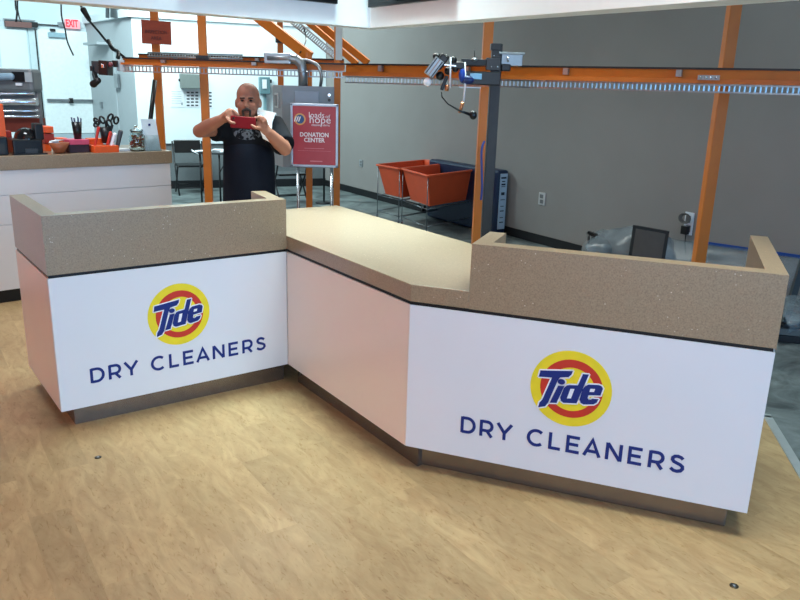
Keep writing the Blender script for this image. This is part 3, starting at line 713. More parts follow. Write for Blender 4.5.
cable([at(60, -60, 8.5), at(79, 0, 7.9), at(86, 16, 7.8), at(98, 31, 7.7), at(111, 46, 7.6), at(128, 60, 7.5)], .012, 'black cable running slantwise down to the end of the conveyor rail')
tag(MB().capsule(at(83.5, 10, 7.8), at(89, 19.5, 7.8), .03, .022).link('cable_weight', M_blackplastic), 'black bulge clamped on the slanting cable', 'cable clamp')
cable([at(108, 40, 7.63), at(112, 48, 7.6), at(118, 52, 7.55), at(118, 58, 7.5)], .02, 'short dark bundle joined to the slanting cable above the sensor box')
# pipes hanging behind partition top
for u, r, lb in ((107.5, .03, 'thin pipe'), (115, .07, 'thick pipe'), (143.5, .05, 'dark pipe')):
    tag(MB().tube([at(u, -90, 12.6), at(u, 18 if u < 140 else 13, 12.6)], r, 12).link('ceiling_pipe', M_steel if u < 140 else M_blackmetal), {107.5: 'thin grey pipe dropping from the ceiling behind the partition', 115: 'thick grey pipe dropping from the ceiling behind the partition corner', 143.5: 'short dark pipe hanging left of the red-brown sign'}[u], 'pipe')
# partition door hints
LN3 = Vector((*LN, 0))
def onL(u, v): return on_plane(u, v, (*BE, 0), LN3)
def slabL(mb, u0, u1, v0, v1, d0, d1):
    a = onL(u0, (v0+v1)/2); b = onL(u1, (v0+v1)/2); zt = onL((u0+u1)/2, v0).z; zb = onL((u0+u1)/2, v1).z
    A = Vector((a.x, a.y, zb)); B_ = Vector((b.x, b.y, zb)); H = Vector((0, 0, zt-zb))
    return mb.hexa([A+LN3*d1, B_+LN3*d1, B_+LN3*d0, A+LN3*d0, A+LN3*d1+H, B_+LN3*d1+H, B_+LN3*d0+H, A+LN3*d0+H])
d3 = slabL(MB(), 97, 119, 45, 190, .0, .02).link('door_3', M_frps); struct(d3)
slabL(MB(), 117.5, 121, 74, 88, .021, .06).link('door_handle', M_steel, d3)
slabL(MB(), 102.5, 104, 102, 108, .021, .05).link('door_latch', M_steel, d3)
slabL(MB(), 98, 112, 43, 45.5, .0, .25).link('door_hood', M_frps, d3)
# things on the pale back wall
BN3 = Vector((*BN, 0))
def onB(u, v): return on_plane(u, v, (*(CORNER+BN*.03), 0), BN3)
def slabB(mb, u0, u1, v0, v1, d0, d1):
    a = onB(u0, (v0+v1)/2); b = onB(u1, (v0+v1)/2); zt = onB((u0+u1)/2, v0).z; zb = onB((u0+u1)/2, v1).z
    A = Vector((a.x, a.y, zb)); B_ = Vector((b.x, b.y, zb)); H = Vector((0, 0, zt-zb))
    return mb.hexa([A+BN3*d1, B_+BN3*d1, B_+BN3*d0, A+BN3*d0, A+BN3*d1+H, B_+BN3*d1+H, B_+BN3*d0+H, A+BN3*d0+H])
t = thing('wall_box', 'flat grey control box on the pale back wall above the notices', 'control box', onB(190, 88))
slabB(MB(), 179.5, 201, 74, 88.5, 0, .15).link('casing', mat('olive_grey_box', (116, 124, 120), .5), t, bevel=.01)
slabB(MB(), 178, 180.5, 79, 81.5, .05, .12).link('knob', M_blackmetal, t)
def notice(u0, u1, v0, v1, lb, rows, cols):
    t = thing('notice', lb, 'notice', onB((u0+u1)/2, v1), 0, 'notices on the back wall')
    slabB(MB(), u0, u1, v0, v1, 0, .006).link('sheet', M_paper, t)
    m = MB()
    for i in range(rows):
        for j in range(cols):
            a = u0+(u1-u0)*(j+.15)/cols; b = u0+(u1-u0)*(j+.8)/cols; c = v0+(v1-v0)*(i+.25)/rows; d = v0+(v1-v0)*(i+.7)/rows
            slabB(m, a, b, c, d, .006, .008)
    m.link('printing', mat('notice_ink', (60, 66, 72), .6), t)
def notice_plain(u0, u1, v0, v1, lb):
    t = thing('notice', lb, 'notice', onB((u0+u1)/2, v1), 0, 'notices on the back wall')
    slabB(MB(), u0, u1, v0, v1, 0, .006).link('sheet', M_paper, t)
    m = MB()
    for i in range(6): slabB(m, u0+1, u1-3, v0+1.5+i*2.3, v0+1.9+i*2.3, .006, .007)
    slabB(m, u1-3.4, u1-1.8, v1-4.5, v1-2, .006, .008)
    m.link('printing', mat('pale_ink', (150, 160, 166), .6), t)
notice(186, 199, 91, 107, 'white notice with rows of dark blocks left of the second orange post', 5, 3)
notice_plain(170.5, 184.5, 90, 107, 'pale notice with faint lines at the left of the two posted sheets')
notice(206, 213, 91, 108, 'narrow white notice with dark blocks right of the orange post near the elbow', 5, 1)
# small breaker with conduit
t = thing('breaker_switch', 'small grey switch box with white label behind the man', 'switch box', onB(263, 95))
slabB(MB(), 258.5, 268.5, 77, 94, 0, .15).link('casing', mat('teal_grey_box', (96, 128, 134), .5), t, bevel=.01)
slabB(MB(), 260.5, 264.8, 79.5, 88.5, .151, .16).link('label_plate', M_paper, t)
slabB(MB(), 269, 270.6, 79.5, 83, .05, .1).link('lever', M_blackmetal, t)
slabB(MB(), 263.5, 265.8, 94, 128, 0, .08).link('conduit', mat('conduit_teal', (120, 152, 158), .4), t)

# wall outlets on right wall
RN3 = Vector((*RN, 0))
def onR(u, v): return on_plane(u, v, (*CORNER, 0), RN3)
def slabR(mb, u0, u1, v0, v1, d0, d1):
    a = onR(u0, (v0+v1)/2); b = onR(u1, (v0+v1)/2); zt = onR((u0+u1)/2, v0).z; zb = onR((u0+u1)/2, v1).z
    A = Vector((a.x, a.y, zb)); B_ = Vector((b.x, b.y, zb)); H = Vector((0, 0, zt-zb))
    return mb.hexa([A+RN3*d1, B_+RN3*d1, B_+RN3*d0, A+RN3*d0, A+RN3*d1+H, B_+RN3*d1+H, B_+RN3*d0+H, A+RN3*d0+H])
M_plate = mat('outlet_plate', (188, 188, 188), .5)
M_slot = mat('outlet_slot', (110, 112, 114), .5)
def outlet(u0, u1, v0, v1, lb, m=M_plate):
    t = thing('wall_outlet', lb, 'outlet', onR((u0+u1)/2, v1), 0, 'wall outlets')
    slabR(MB(), u0, u1, v0, v1, 0, .012).link('plate', m, t, bevel=.002)
    w = u1-u0; hh = v1-v0
    for k in (.15, .57): slabR(MB(), u0+w*.25, u1-w*.25, v0+hh*k, v0+hh*(k+.3), .0125, .016).link('socket', M_slot, t)
outlet(359.8, 363, 159.8, 166.5, 'grey wall outlet left of the orange tubs', mat('grey_plate', (140, 146, 150), .5))
outlet(539.2, 545.6, 192.5, 205, 'pale wall outlet right of the blue case')
outlet(684.6, 693.5, 212, 235, 'white wall outlet with black adapter left of the right orange post', mat('white_plate', (225, 230, 236), .5))
c = onR(688, 229)+RN3*.03; t = thing('power_adapter', 'black power adapter plugged into the outlet by the right orange post', 'adapter', c)
slabR(MB(), 684.5, 690.5, 225.5, 234, .014, .06).link('body', M_blackplastic, t, bevel=.004)
MB().tube([onR(688, 234)+RN3*.03, onR(687.5, 242)+RN3*.04, onR(689, 252)+RN3*.05], .005, 6).link('lead', M_blackplastic, t)
cr_ = onR(688, 218)+RN3*.03
m = MB()
for k in range(3):
    m.tube([cr_+Vector((*RD, 0))*(.05+.008*k)*math.cos(a*.5236)+Vector((0, 0, 1))*(.035+.006*k)*math.sin(a*.5236)+RN3*.01*k for a in range(13)], .005, 6)
simple(m, 'coiled_cable', mat('grey_cord', (88, 88, 88), .5), 'coiled grey cord hanging above the black power adapter', 'cable')
# blue tape holding plastic sheeting on the wall
M_tape = mat('blue_masking_tape', (22, 70, 150), .6)
ta = onR(707, 243.3); tb = onR(812, 258.6)
A3 = ta; B3_ = Vector((tb.x, tb.y, tb.z))
simple(MB().bar(A3+RN3*.004, B3_+RN3*.004, .006, .032, up=(0, 0, 1)), 'tape_strip', M_tape, 'long strip of blue masking tape holding clear sheeting on the right wall', 'tape')

# ================================================================== conveyor
ZR = at(352, 65, 6.36).z
def railpt(u, y): p = at(u, 66, y); return Vector((p.x, p.y, 0))
RA, RB = railpt(124, 6.45), railpt(347, 6.36)
_rr = cam_ray(845, 71.5); RC = _rr*((ZR-CH)/_rr.z); RC.z = 0
def rail_thing(path, label, z0, hb, comb=True, cz=.052, group='garment conveyor rails', plates=True):
    mid = (path[0]+path[-1])/2; t = thing('conveyor_rail', label, 'conveyor rail', (mid.x, mid.y, z0-hb), 0, group)
    b = MB(); l = MB(); e = MB(); c = MB(); wires = MB(); br = MB()
    for i in range(len(path)-1):
        a, q = path[i], path[i+1]; d = (q-a).normalized(); n = Vector((d.y, -d.x, 0))
        up = lambda z: Vector((0, 0, z))
        b.bar(a+up(z0-hb*.4), q+up(z0-hb*.4), .03, hb*.8)
        l.bar(a+up(z0-hb*.84)+n*.03, q+up(z0-hb*.84)+n*.03, .07, hb*.34)
        e.bar(a+up(z0+.005)+n*.012, q+up(z0+.005)+n*.012, .045, .012)
        if comb:
            for zz in (z0-hb-.008, z0-hb-cz): wires.bar(a+up(zz)+n*.02, q+up(zz)+n*.02, .014, .010)
            L = (q-a).length; k = int(L/.030)
            for j in range(k):
                p = a+d*(L*(j+.5)/k); c.bar(p+up(z0-hb-cz)+n*.02, p+up(z0-hb-.006)+n*.02, .009, .008)
        L = (q-a).length
        for j in range(int(L/.75)):
            p = a+d*(.35+j*.75); MB().box(p+up(z0-hb*.3)+n*.045, (.035, .035, hb*.5), math.atan2(d.y, d.x)).link('bracket', M_steel, t)
    b.link('beam', M_orange, t); l.link('lower_lip', M_orangelip, t); e.link('top_edge', M_blackmetal, t)
    if comb: wires.link('comb_rails', M_steel, t); c.link('hanger_comb', M_steel, t)
    return t
rail_thing([RB, RC], 'long thick orange conveyor rail with steel hanger comb running right from the inclined rails', ZR, .085)
rail_thing([RA, RB-Vector((.02, 0, 0))], 'thinner orange conveyor rail with steel hanger comb above the man, ending at the sensor head', ZR, .048)
_a, _b = railpt(140, 7.15), railpt(344, 7.05)
rail_thing([_a, _b], 'rear orange conveyor rail partly hidden behind the front one', ZR+.055, .05, comb=False)
# guard rods above the left half
t = thing('guard_rail', 'thin grey rod guard running above the left half of the orange conveyor rail', 'guard rail', (RA+RB)/2+Vector((0, .25, ZR+.02)))
ga, gb = RA+Vector((.12, .25, 0)), RB+Vector((-.9, .25, 0))
for z in (ZR+.03, ZR+.06): MB().tube([ga+Vector((0, 0, z)), gb+Vector((0, 0, z))], .008, 6).link('rod', M_steel, t)
m = MB()
for k in range(34):
    p = ga+(gb-ga)*(k+.5)/34; m.tube([p+Vector((0, 0, ZR-.04)), p+Vector((0, 0, ZR+.06))], .004, 5)
m.link('uprights', M_steel, t)
# posts
def post(u, v, y, w, label, z0=0, z1=CEIL, m=M_orange, bracket=True, name='support_post'):
    p = at(u, v, y); t = thing(name, label, 'post', (p.x, p.y, z0), 0, 'orange conveyor posts' if m is M_orange else None)
    MB().box((p.x, p.y, (z0+z1)/2), (w, w*.8, z1-z0), .1).link('column', m, t, bevel=.004)
    if z0 == 0: MB().box((p.x, p.y, .006), (w*2, w*2, .012), .1).link('base_plate', m, t)
    if bracket:
        MB().box((p.x, p.y-.02, ZR+.03), (w*1.5, w*1.2, .03), .1).link('clamp', M_blackmetal, t, bevel=.003)
    return t
post(158.2, 85, 7.4, .07, 'orange post carrying the red-brown sign at the left end of the conveyor')
post(203.6, 67, 6.55, .066, "orange post behind the man's left-hand elbow in the photo")
post(280.5, 60, 7.6, .055, 'thin orange post behind the grey duct elbow', z0=1.2, bracket=False)
post(309, 130, 6.55, .055, 'orange post behind the donation sign, left one of two', z1=1.99, bracket=False)
post(337, 130, 6.6, .056, 'orange post behind the donation sign, right one of two', z1=CEIL, bracket=False)
post(482.5, 130, 6.0, .072, 'orange post beside the black camera arm in the middle', bracket=False)
post(720.5, 105, 5.35, .08, 'orange post nearest the camera at the right', bracket=False)
p = at(718, 76, 4.83); t_ = MB()
# splice plate bolts on the right
sp = at(724, 77, 4.78)
dBC = (RC-RB).normalized(); nBC = Vector((dBC.y, -dBC.x, 0)); aBC = math.atan2(dBC.y, dBC.x)
kk = (sp.x-RB.x)/dBC.x; q = RB+dBC*kk+nBC*.075+Vector((0, 0, ZR-.05))
t = thing('splice_plate', 'small bolted steel splice plate on the conveyor rail at the right orange post', 'plate', q)
MB().box(q, (.13, .012, .03), aBC).link('plate', M_steel, t)
for s in (-.045, -.015, .015, .045): MB().ell(q+dBC*s+nBC*.008, .008, 8, 6).link('bolt', M_chrome, t)
# inclined rails behind
def incl(u0, v0, u1, v1, y0, y1, w, h, label, comb=0):
    a, b = at(u0, v0, y0), at(u1, v1, y1); d = (b-a); a = a-d*.35
    t = thing('inclined_rail', label, 'conveyor rail', b, 0, 'inclined conveyor rails')
    MB().bar(a, b, w, h).link('beam', M_orange, t)
    return t
incl(266, 23, 310, 57, 6.7, 6.55, .05, .085, 'thick inclined orange rail, lowest of three, meeting the top of a post')
t2 = incl(310, 24, 357, 64, 7.2, 7.0, .03, .05, 'inclined orange rail in the middle of three')
incl(321, 25, 368, 63, 7.5, 7.3, .03, .06, 'inclined orange rail, rightmost of three, against the grey wall')
t = thing('inclined_comb', 'steel comb strip rising beside the middle inclined orange rail', 'hanger comb', at(332, 57, 6.95))
a, b = at(292, 24, 7.0), at(333, 58, 6.95); a = a-(b-a)*.35; off = Vector((.032, 0, .036))
w_ = MB(); w_.bar(a, b, .012); w_.bar(a+off, b+off, .012); w_.link('edge_rods', M_steel, t)
c_ = MB(); n_ = 30
for k in range(n_): p = a+(b-a)*(k+.5)/n_; c_.bar(p, p+off, .012, .012)
c_.link('teeth', M_steel, t)
p = at(339, 40, 6.2); tag(MB().box((p.x, p.y, (ZR+.03+CEIL)/2), (.048, .05, CEIL-ZR-.03)).link('grey_upright', M_greyl), 'pale grey square upright standing on the conveyor rail by the header corner', 'upright')
t = MB().box(at(281, 38, 7.5), (.09, .1, .09)).link('post_clamp', M_blackmetal); tag(t, 'dark clamp on the thin orange post under the header', 'clamp')
m = MB(); pts = [at(345, 63, 6.25), at(352, 66, 6.22), at(357, 72, 6.2), at(321.5, 78, 6.2)]
cable([at(301, 60, 6.3), at(309, 61, 6.28), at(318, 66, 6.25), at(321.5, 76, 6.22), at(320.5, 86, 6.3)], .014, 'grey flexible hose curving from the conveyor rail into the electrical cabinet', m=M_steel)
cable([at(300, 53, 6.5), at(306, 40, 6.9), at(303, 25, 7.0)], .006, 'thin dark wire rising between the inclined orange rails')

# red-brown sign
M_rb = mat('red_brown_sign', (146, 62, 40), .55); y_ = 7.32
t = thing('hanging_sign', 'red-brown rectangular sign with dark lettering on the leftmost orange post', 'sign', at(156, 44, y_))
a, b, c, d = at(142, 43.5, y_), at(171.3, 45, y_), at(170.5, 21.8, y_), at(141, 19.5, y_)
MB().hexa([a, b, b+Vector((0, .012, 0)), a+Vector((0, .012, 0)), d, c, c+Vector((0, .012, 0)), d+Vector((0, .012, 0))]).link('board', M_rb, t)
m = MB(); X = (b-a).normalized(); Y = (d-a).normalized(); ce = (a+b+c+d)/4
text_mb(m, 'INSPECTION', ce-Y*.01-Vector((0, .004, 0)), X, Y, .045, .002, fit=.2); text_mb(m, 'AREA', ce-Y*.065-Vector((0, .004, 0)), X, Y, .045, .002, fit=.1)
m.link('lettering', mat('dark_violet_ink', (92, 40, 44), .6), t)
# sensor unit at the left rail end
t = thing('sensor_unit', 'black boxy sensor head at the left end of the conveyor rail', 'sensor', at(101, 74, 6.4))
def abox(u0, u1, v0, v1, y, dep, name, m, t, bevel=.003, tilt=0, lab=None):
    a, b = at(u0, v1, y), at(u1, v0, y); c = (a+b)/2; c.y = y+dep/2
    return MB().box(c, (abs(b.x-a.x), dep, abs(b.z-a.z)), M=Matrix.Rotation(math.radians(tilt), 3, 'Y')).link(name, m, t, bevel=bevel, label=lab)
abox(99, 107, 60.5, 75, 6.35, .12, 'head', M_blackplastic, t, tilt=3)
abox(92, 99, 61, 73.5, 6.4, .1, 'rear_box', mat('charcoal_box', (48, 52, 56), .4), t)
MB().bar(at(94, 73, 6.4), at(97.5, 83, 6.35), .035).link('grip', M_blackplastic, t, bevel=.005)
MB().capsule(at(93.5, 84, 6.35), at(98, 80.5, 6.35), .03, .025).link('grip_foot', M_blackplastic, t)
abox(90, 93, 66, 71, 6.38, .05, 'side_knob', M_blackmetal, t)
abox(101, 103.5, 64, 68, 6.34, .02, 'lens', M_chrome, t)
MB().tube([at(106, 66, 6.4), at(113, 64, 6.4)], .02, 8).link('arm', M_steel, t)
abox(112, 117, 60.5, 67, 6.4, .08, 'joint', M_blackplastic, t)
MB().ell(at(110.5, 64.5, 6.38), .02).link('red_knob', mat('dull_red', (130, 60, 66), .5), t)
abox(117, 124, 60, 71, 6.42, .1, 'end_housing', M_greyl, t)
# camera rig at the middle post
t = thing('camera_rig', 'black upright with arms, silver camera head and blue device beside the middle orange post', 'camera rig', at(489, 240, 5.4))
Y0 = 5.4; pb = at(490.3, 130, Y0)
ztop = at(496, 44, Y0).z
MB().box((pb.x+.012, Y0, ztop/2), (.07, .07, ztop)).link('upright', mat('dark_steel_post', (44, 44, 46), .45, noise=.1), t, bevel=.004)
abox(461, 492, 59.5, 65, Y0-.05, .05, 'upper_arm', M_blackmetal, t)
abox(464, 501, 72, 84.5, Y0-.09, .05, 'lower_arm', M_blackplastic, t, bevel=.006)
abox(491, 502, 43.5, 50, Y0-.04, .08, 'top_block', M_blackplastic, t)
abox(486, 501, 58, 70, Y0-.07, .05, 'clamp_block', mat('black_anodised', (20, 20, 22), .25), t)
for (u, v) in ((494, 56), (491.5, 67), (498, 67), (489, 80)): MB().ell(at(u, v, Y0-.085), .005, 8, 6).link('bolt', M_chrome, t)
abox(500, 523, 53, 65.5, Y0-.03, .12, 'grey_box', M_steel, t, lab='grey metal box')
abox(499, 525, 52.5, 54, Y0-.05, .15, 'box_lid', M_grey, t)
abox(501, 511, 64, 71, Y0-.05, .05, 'motor', M_blackplastic, t, bevel=.008)
MB().tube([at(508, 62, Y0-.06), at(508, 57, Y0-.06)], .006, 6).link('pin', M_chrome, t)
abox(470, 482, 73.8, 79.2, Y0-.1, .01, 'label_plate', mat('light_blue_label', (130, 180, 214), .4), t, lab='light blue label plate')
MB().ell(at(462, 75, Y0-.1), (.022, .022, .045)).link('blue_cap', mat('royal_blue_plastic', (34, 70, 160), .3), t, label='blue cap')
MB().ell(at(467, 80, Y0-.095), (.05, .02, .03)).link('blue_body', mat('royal_navy', (24, 40, 90), .3), t)
MB().tube([at(465, 62, Y0-.1), at(465, 86, Y0-.1), at(463.5, 103, Y0-.1)], .0065, 8).link('white_rod', M_wht, t, label='thin white rod')
M_cop = mat('copper_fitting', (200, 130, 90), .3, metal=.8)
MB().tube([at(463, 102, Y0-.1), at(459.5, 113, Y0-.1)], .012, 8).link('copper_tip', M_cop, t)
MB().tube([at(447, 85, Y0-.12), at(446.5, 91, Y0-.12)], .014, 8).link('copper_fitting', M_cop, t)
MB().tube([at(474.5, 49, Y0-.06), at(474.5, 60, Y0-.06)], .003, 6).link('antenna', M_blackmetal, t)
MB().ell(at(474.5, 59.5, Y0-.06), (.02, .02, .012)).link('antenna_base', M_steel, t)
MB().bar(at(449, 65, Y0-.08), at(464, 66, Y0-.08), .06, .05).link('shoulder', M_blackplastic, t, bevel=.01)
R_ = Matrix.Rotation(math.radians(-36), 3, 'Y')
c = at(434, 67.5, Y0-.14)
MB().box(c, (.07, .09, .13), M=R_.inverted()).link('camera_body', M_steel, t, bevel=.006, label='silver camera body')
for k in (-1, 0, 1): MB().box(c+R_.inverted()@Vector((.022*k, -.047, 0)), (.008, .006, .12), M=R_.inverted()).link('camera_rib', M_blackmetal if k else mat('rib_bronze', (140, 110, 100), .4), t)
MB().box(at(441, 62, Y0-.12), (.06, .1, .10), M=R_.inverted()).link('camera_back', M_blackplastic, t, bevel=.01)
MB().ell(at(437, 56.5, Y0-.1), (.03, .03, .022)).link('top_knob', M_blackplastic, t)
for u, v, r in ((446, 58, .022), (453.5, 60, .024), (448, 71, .026), (440, 76, .03), (455.5, 69, .022)): MB().ell(at(u, v, Y0-.1), (r, r, r)).link('joint_knob', M_blackplastic, t)
MB().bar(at(447, 76, Y0-.12), at(441.5, 90, Y0-.12), .024).link('hanging_arm', M_blackmetal, t, bevel=.004)
MB().bar(at(439, 64, Y0-.16), at(456, 66, Y0-.16), .008).link('cross_rod', M_chrome, t)
MB().tube([at(450.5, 57, Y0-.13), at(450, 88, Y0-.13)], .006, 8).link('clear_tube', M_wht, t)
MB().ell(at(427.5, 82, Y0-.15), .028).link('white_ball', M_wht, t, label='white ball')
pts = [at(441.5, 92, Y0-.12), at(442, 97, Y0-.13), at(448, 104, Y0-.14), at(459, 110.5, Y0-.15), at(470, 114.5, Y0-.15)]
MB().tube(pts, [.004, .005, .005, .007, .011], 8).link('whip_cable', M_blackplastic, t)
MB().ell(at(473.2, 115.2, Y0-.15), (.026, .02, .03)).link('black_bulb', M_blackplastic, t)
MB().bar(at(459, 87, Y0-.08), at(481, 88, Y0-.08), .02, .006).link('lower_tray', M_steel, t)
cable([at(484.5, 141, Y0-.05), at(481.5, 152, Y0-.06), at(482, 185, Y0-.06), at(481, 200, Y0-.05)], .008, 'blue cable running down the black upright', m=mat('blue_cord', (44, 64, 130), .5))

# ================================================================== electrical cabinet, duct, donation sign
yc = 6.22
t = thing('electrical_cabinet', 'grey electrical cabinet behind the donation sign', 'cabinet', at(305, 165, yc))
a0 = at(283, 165, yc-.04); a1 = at(334, 165, yc+.02); zt = at(305, 86, yc).z; zb = a0.z-.02
al = Vector((at(272.5, 130, yc+.16).x, yc+.2, 0))
pol = [V2(a0), V2(a1), V2(a1)+Vector((-.03, .22)), Vector((al.x, al.y))]
MB().prism(pol, zb, zt).link('casing', mat('cabinet_grey', (128, 134, 140), .45), t, bevel=.004)
dq = (V2(a1)-V2(a0)).normalized(); nq = Vector((dq.y, -dq.x)); W_ = (V2(a1)-V2(a0)).length
MB().prism([V2(a0)+dq*.1+nq*0, V2(a0)+dq*W_*.7, V2(a0)+dq*W_*.7+nq*.012, V2(a0)+dq*.1+nq*.012], zb+.05, zt-.04).link('door', mat('cabinet_door_grey', (140, 146, 156), .4), t, bevel=.003)
for v in (95, 100): q = at(329.5, v, yc-.02); MB().tube([q, q+Vector((0, -.02, 0))], .012, 12).link('button', M_blackplastic if v > 96 else M_chrome, t)
lf = (V2(a0)+Vector((al.x, al.y)))/2; ld = (V2(a0)-Vector((al.x, al.y))).normalized(); ln = Vector((ld.y, -ld.x))
MB().prism([lf-ld*.05, lf+ld*.05, lf+ld*.05+ln*.01, lf-ld*.05+ln*.01], at(277, 108, yc).z, at(277, 93, yc).z).link('side_plate', M_greyl, t, bevel=.002)
MB().prism([lf-ld*.03, lf+ld*.02, lf+ld*.02+ln*.016, lf-ld*.03+ln*.016], at(277, 106, yc).z, at(277, 95, yc).z).link('vent_window', mat('vent_grey', (110, 116, 120), .5), t)
for z in (zb-.0, ): MB().box(((a0.x+a1.x)/2, yc+.3, (zb+zt)/2), (.3, .14, .04)).link('mounting_bracket', M_steel, t)
t = thing('cable_duct', 'grey steel duct bending down from the conveyor rail into the electrical cabinet', 'duct', at(303, 85, 6.2))
P_ = [at(268, 58.5, 6.26), at(290, 58.5, 6.26), at(297, 60, 6.26), at(301.5, 64.5, 6.26), at(303, 72, 6.26), at(303, 86.5, 6.26)]
MB().tube(P_, .042, 16, sc=(1, .9)).link('elbow', M_steel, t)
MB().box(at(278, 58.5, 6.26), (.21, .075, .08)).link('collar', M_steel, t, bevel=.004)
for k in (1, 2, 3, 4): MB().ell(P_[k], (.046, .046, .012) if k > 3 else (.012, .046, .046)).link('seam', M_steel, t)

# donation sign on its stand
ys = 5.86
t = thing('donation_sign', 'red donation center sign in silver frame on a thin stand behind the counter', 'sign', at(318, 240, ys)*1)
t.location = (at(318, 140, ys).x, ys, 0)
Mg = mat('silver_frame', (170, 178, 190), .35, metal=.5)
c0, c1, c2, c3 = at(291.5, 168, ys), at(338.5, 166, ys), at(337.8, 103.5, ys), at(290, 104, ys)
cx = (c0.x+c1.x+c2.x+c3.x)/4; z0 = (c0.z+c1.z)/2; z1 = (c2.z+c3.z)/2; wS = ((c1.x-c0.x)+(c2.x-c3.x))/2; hS = z1-z0; cz_ = (z0+z1)/2
fr = .018
m = MB()
m.box((cx-wS/2+fr/2, ys, cz_), (fr, .03, hS)); m.box((cx+wS/2-fr/2, ys, cz_), (fr, .03, hS)); m.box((cx, ys, z0+fr/2), (wS, .03, fr)); m.box((cx, ys, z1-fr/2), (wS, .03, fr))
m.link('frame', Mg, t, bevel=.003)
MB().box((cx, ys+.002, cz_), (wS-fr, .014, hS-fr)).link('backing', M_greyl, t)
pst = MB().box((cx, ys-.008, cz_), (wS-2*fr, .004, hS-2*fr)).link('poster', mat('poster_red', (178, 62, 70), .4), t)
X, Y = Vector((1, 0, 0)), Vector((0, 0, 1)); yy = ys-.0105
def uvp(u, v): return Vector((cx+wS*u, yy, z1-hS*v))
M_pw = mat('poster_white', (236, 226, 226), .5)
m = MB()
text_mb(m, 'loads', uvp(-.12, .215), X, Y, .06, .001, align='LEFT', fit=wS*.32); text_mb(m, 'of', uvp(.23, .215), X, Y, .035, .001, align='LEFT', fit=wS*.1)
text_mb(m, 'hope', uvp(-.11, .30), X, Y, .08, .001, align='LEFT', fit=wS*.44); text_mb(m, 'cleaning shirts', uvp(-.06, .345), X, Y, .025, .001, align='LEFT', fit=wS*.38)
m.link('heading', M_pw, pst)
m = MB(); text_mb(m, 'DONATION', uvp(0, .515), X, Y, .045, .001, bold=.0012, fit=wS*.6); text_mb(m, 'CENTER', uvp(0, .60), X, Y, .045, .001, bold=.0012, fit=wS*.44); m.link('message', M_pw, pst)
m = MB(); m.box(uvp(0, .70), (wS*.42, .001, .004)); m.box(uvp(0, .74), (wS*.7, .001, .002)); m.box(uvp(.04, .905), (wS*.26, .001, .009)); m.link('small_print', mat('poster_pink', (208, 120, 126), .5), pst)
lg = uvp(-.30, .245)
MB().flat([arc(0, 0, .044, .044, 0, 352, 30)], lg, X, Y, 0, .001).link('logo_ring', mat('poster_orange', (214, 160, 96), .5), pst)
MB().flat([arc(0, 0, .033, .033, 0, 352, 30)], lg, X, Y, .001, .0016).link('logo_disc', mat('poster_blue', (50, 84, 130), .5), pst)
m = MB()
for k in (-1, 0, 1): m.flat(thick_line([(-.026+k*.016, -.018), (-.012+k*.016, .02)], .008), lg, X, Y, .0016, .002)
m.link('logo_mark', M_pw, pst)
for s in (-1, 1): MB().tube([(cx+s*wS*.36, ys+.012, z0+.02), (cx+s*wS*.36, ys+.012, .02)], .012, 10).link('stand_leg', M_chrome, t)
for s in (-1, 1): MB().bar((cx+s*wS*.36, ys-.18, .012), (cx+s*wS*.36, ys+.2, .012), .03, .024).link('foot', M_chrome, t)

# ================================================================== folding chairs, table
def folding_chair(loc, rz, label):
    t = thing('folding_chair', label, 'chair', loc, rz, 'black folding chairs'); x, y, z = loc
    R = Matrix.Translation(loc) @ Matrix.Rotation(rz, 4, 'Z')
    g = lambda p: R @ Vector(p)
    mb = MB(); W = .22
    vs = [g((sx*W, sy, z_)) for z_ in (.43, .46) for sx, sy in ((-1, -.2), (1, -.2), (1, .2), (-1, .2))]; mb.hexa(vs).link('seat', M_blackplastic, t, bevel=.01)
    vs = [g((sx*W*.95, sy, z_)) for z_, sy0 in ((.62, .2), (.82, .26)) for sx, sy in ((-1, sy0), (1, sy0), (1, sy0+.025), (-1, sy0+.025))]; MB().hexa(vs).link('backrest', M_blackplastic, t, bevel=.012)
    for s in (-1, 1):
        MB().tube([g((s*W*1.05, .26, .8)), g((s*W*1.05, .1, .45)), g((s*W*1.05, -.24, .0))], .013, 8).link('front_leg', M_blackmetal, t)
        MB().tube([g((s*W*.98, -.1, .44)), g((s*W*.98, .24, .0))], .013, 8).link('rear_leg', M_blackmetal, t)
    MB().tube([g((-W*.98, .14, .13)), g((W*.98, .14, .13))], .009, 8).link('crossbar', M_blackmetal, t)
    MB().tube([g((-W*1.05, -.17, .1)), g((W*1.05, -.17, .1))], .009, 8).link('crossbar', M_blackmetal, t)
def fl(u, v): return atz(u, v, 0)
folding_chair(fl(192, 193), math.radians(25), 'black folding chair behind the small paper-strewn table')
folding_chair(fl(289, 203), math.radians(-150), "black folding chair right of the man, left of the donation sign's stand")
p0, p1 = fl(197, 202), fl(234, 203)
t = thing('folding_table', 'small black-legged folding table with papers left of the man', 'table', ((p0.x+p1.x)/2+.1, p0.y+.25, 0))
zt_ = .74; cx_ = (p0.x+p1.x)/2+.1; cy_ = p0.y+.25; wT = .75
MB().box((cx_, cy_, zt_-.015), (wT, .6, .03)).link('table_top', mat('dark_table_top', (60, 64, 68), .5), t, bevel=.006)
for sx in (-.30, -.02, .3):
    MB().tube([(cx_+sx, cy_-.25, zt_-.03), (cx_+sx, cy_-.25, 0)], .014, 8).link('leg', M_blackmetal, t)
for sx in (-.3, .3): MB().tube([(cx_+sx, cy_+.25, zt_-.03), (cx_+sx, cy_+.25, 0)], .014, 8).link('leg', M_blackmetal, t)
MB().tube([(cx_-.02, cy_-.25, zt_-.3), (cx_+.13, cy_-.25, zt_-.03)], .008, 6).link('brace', M_blackmetal, t)
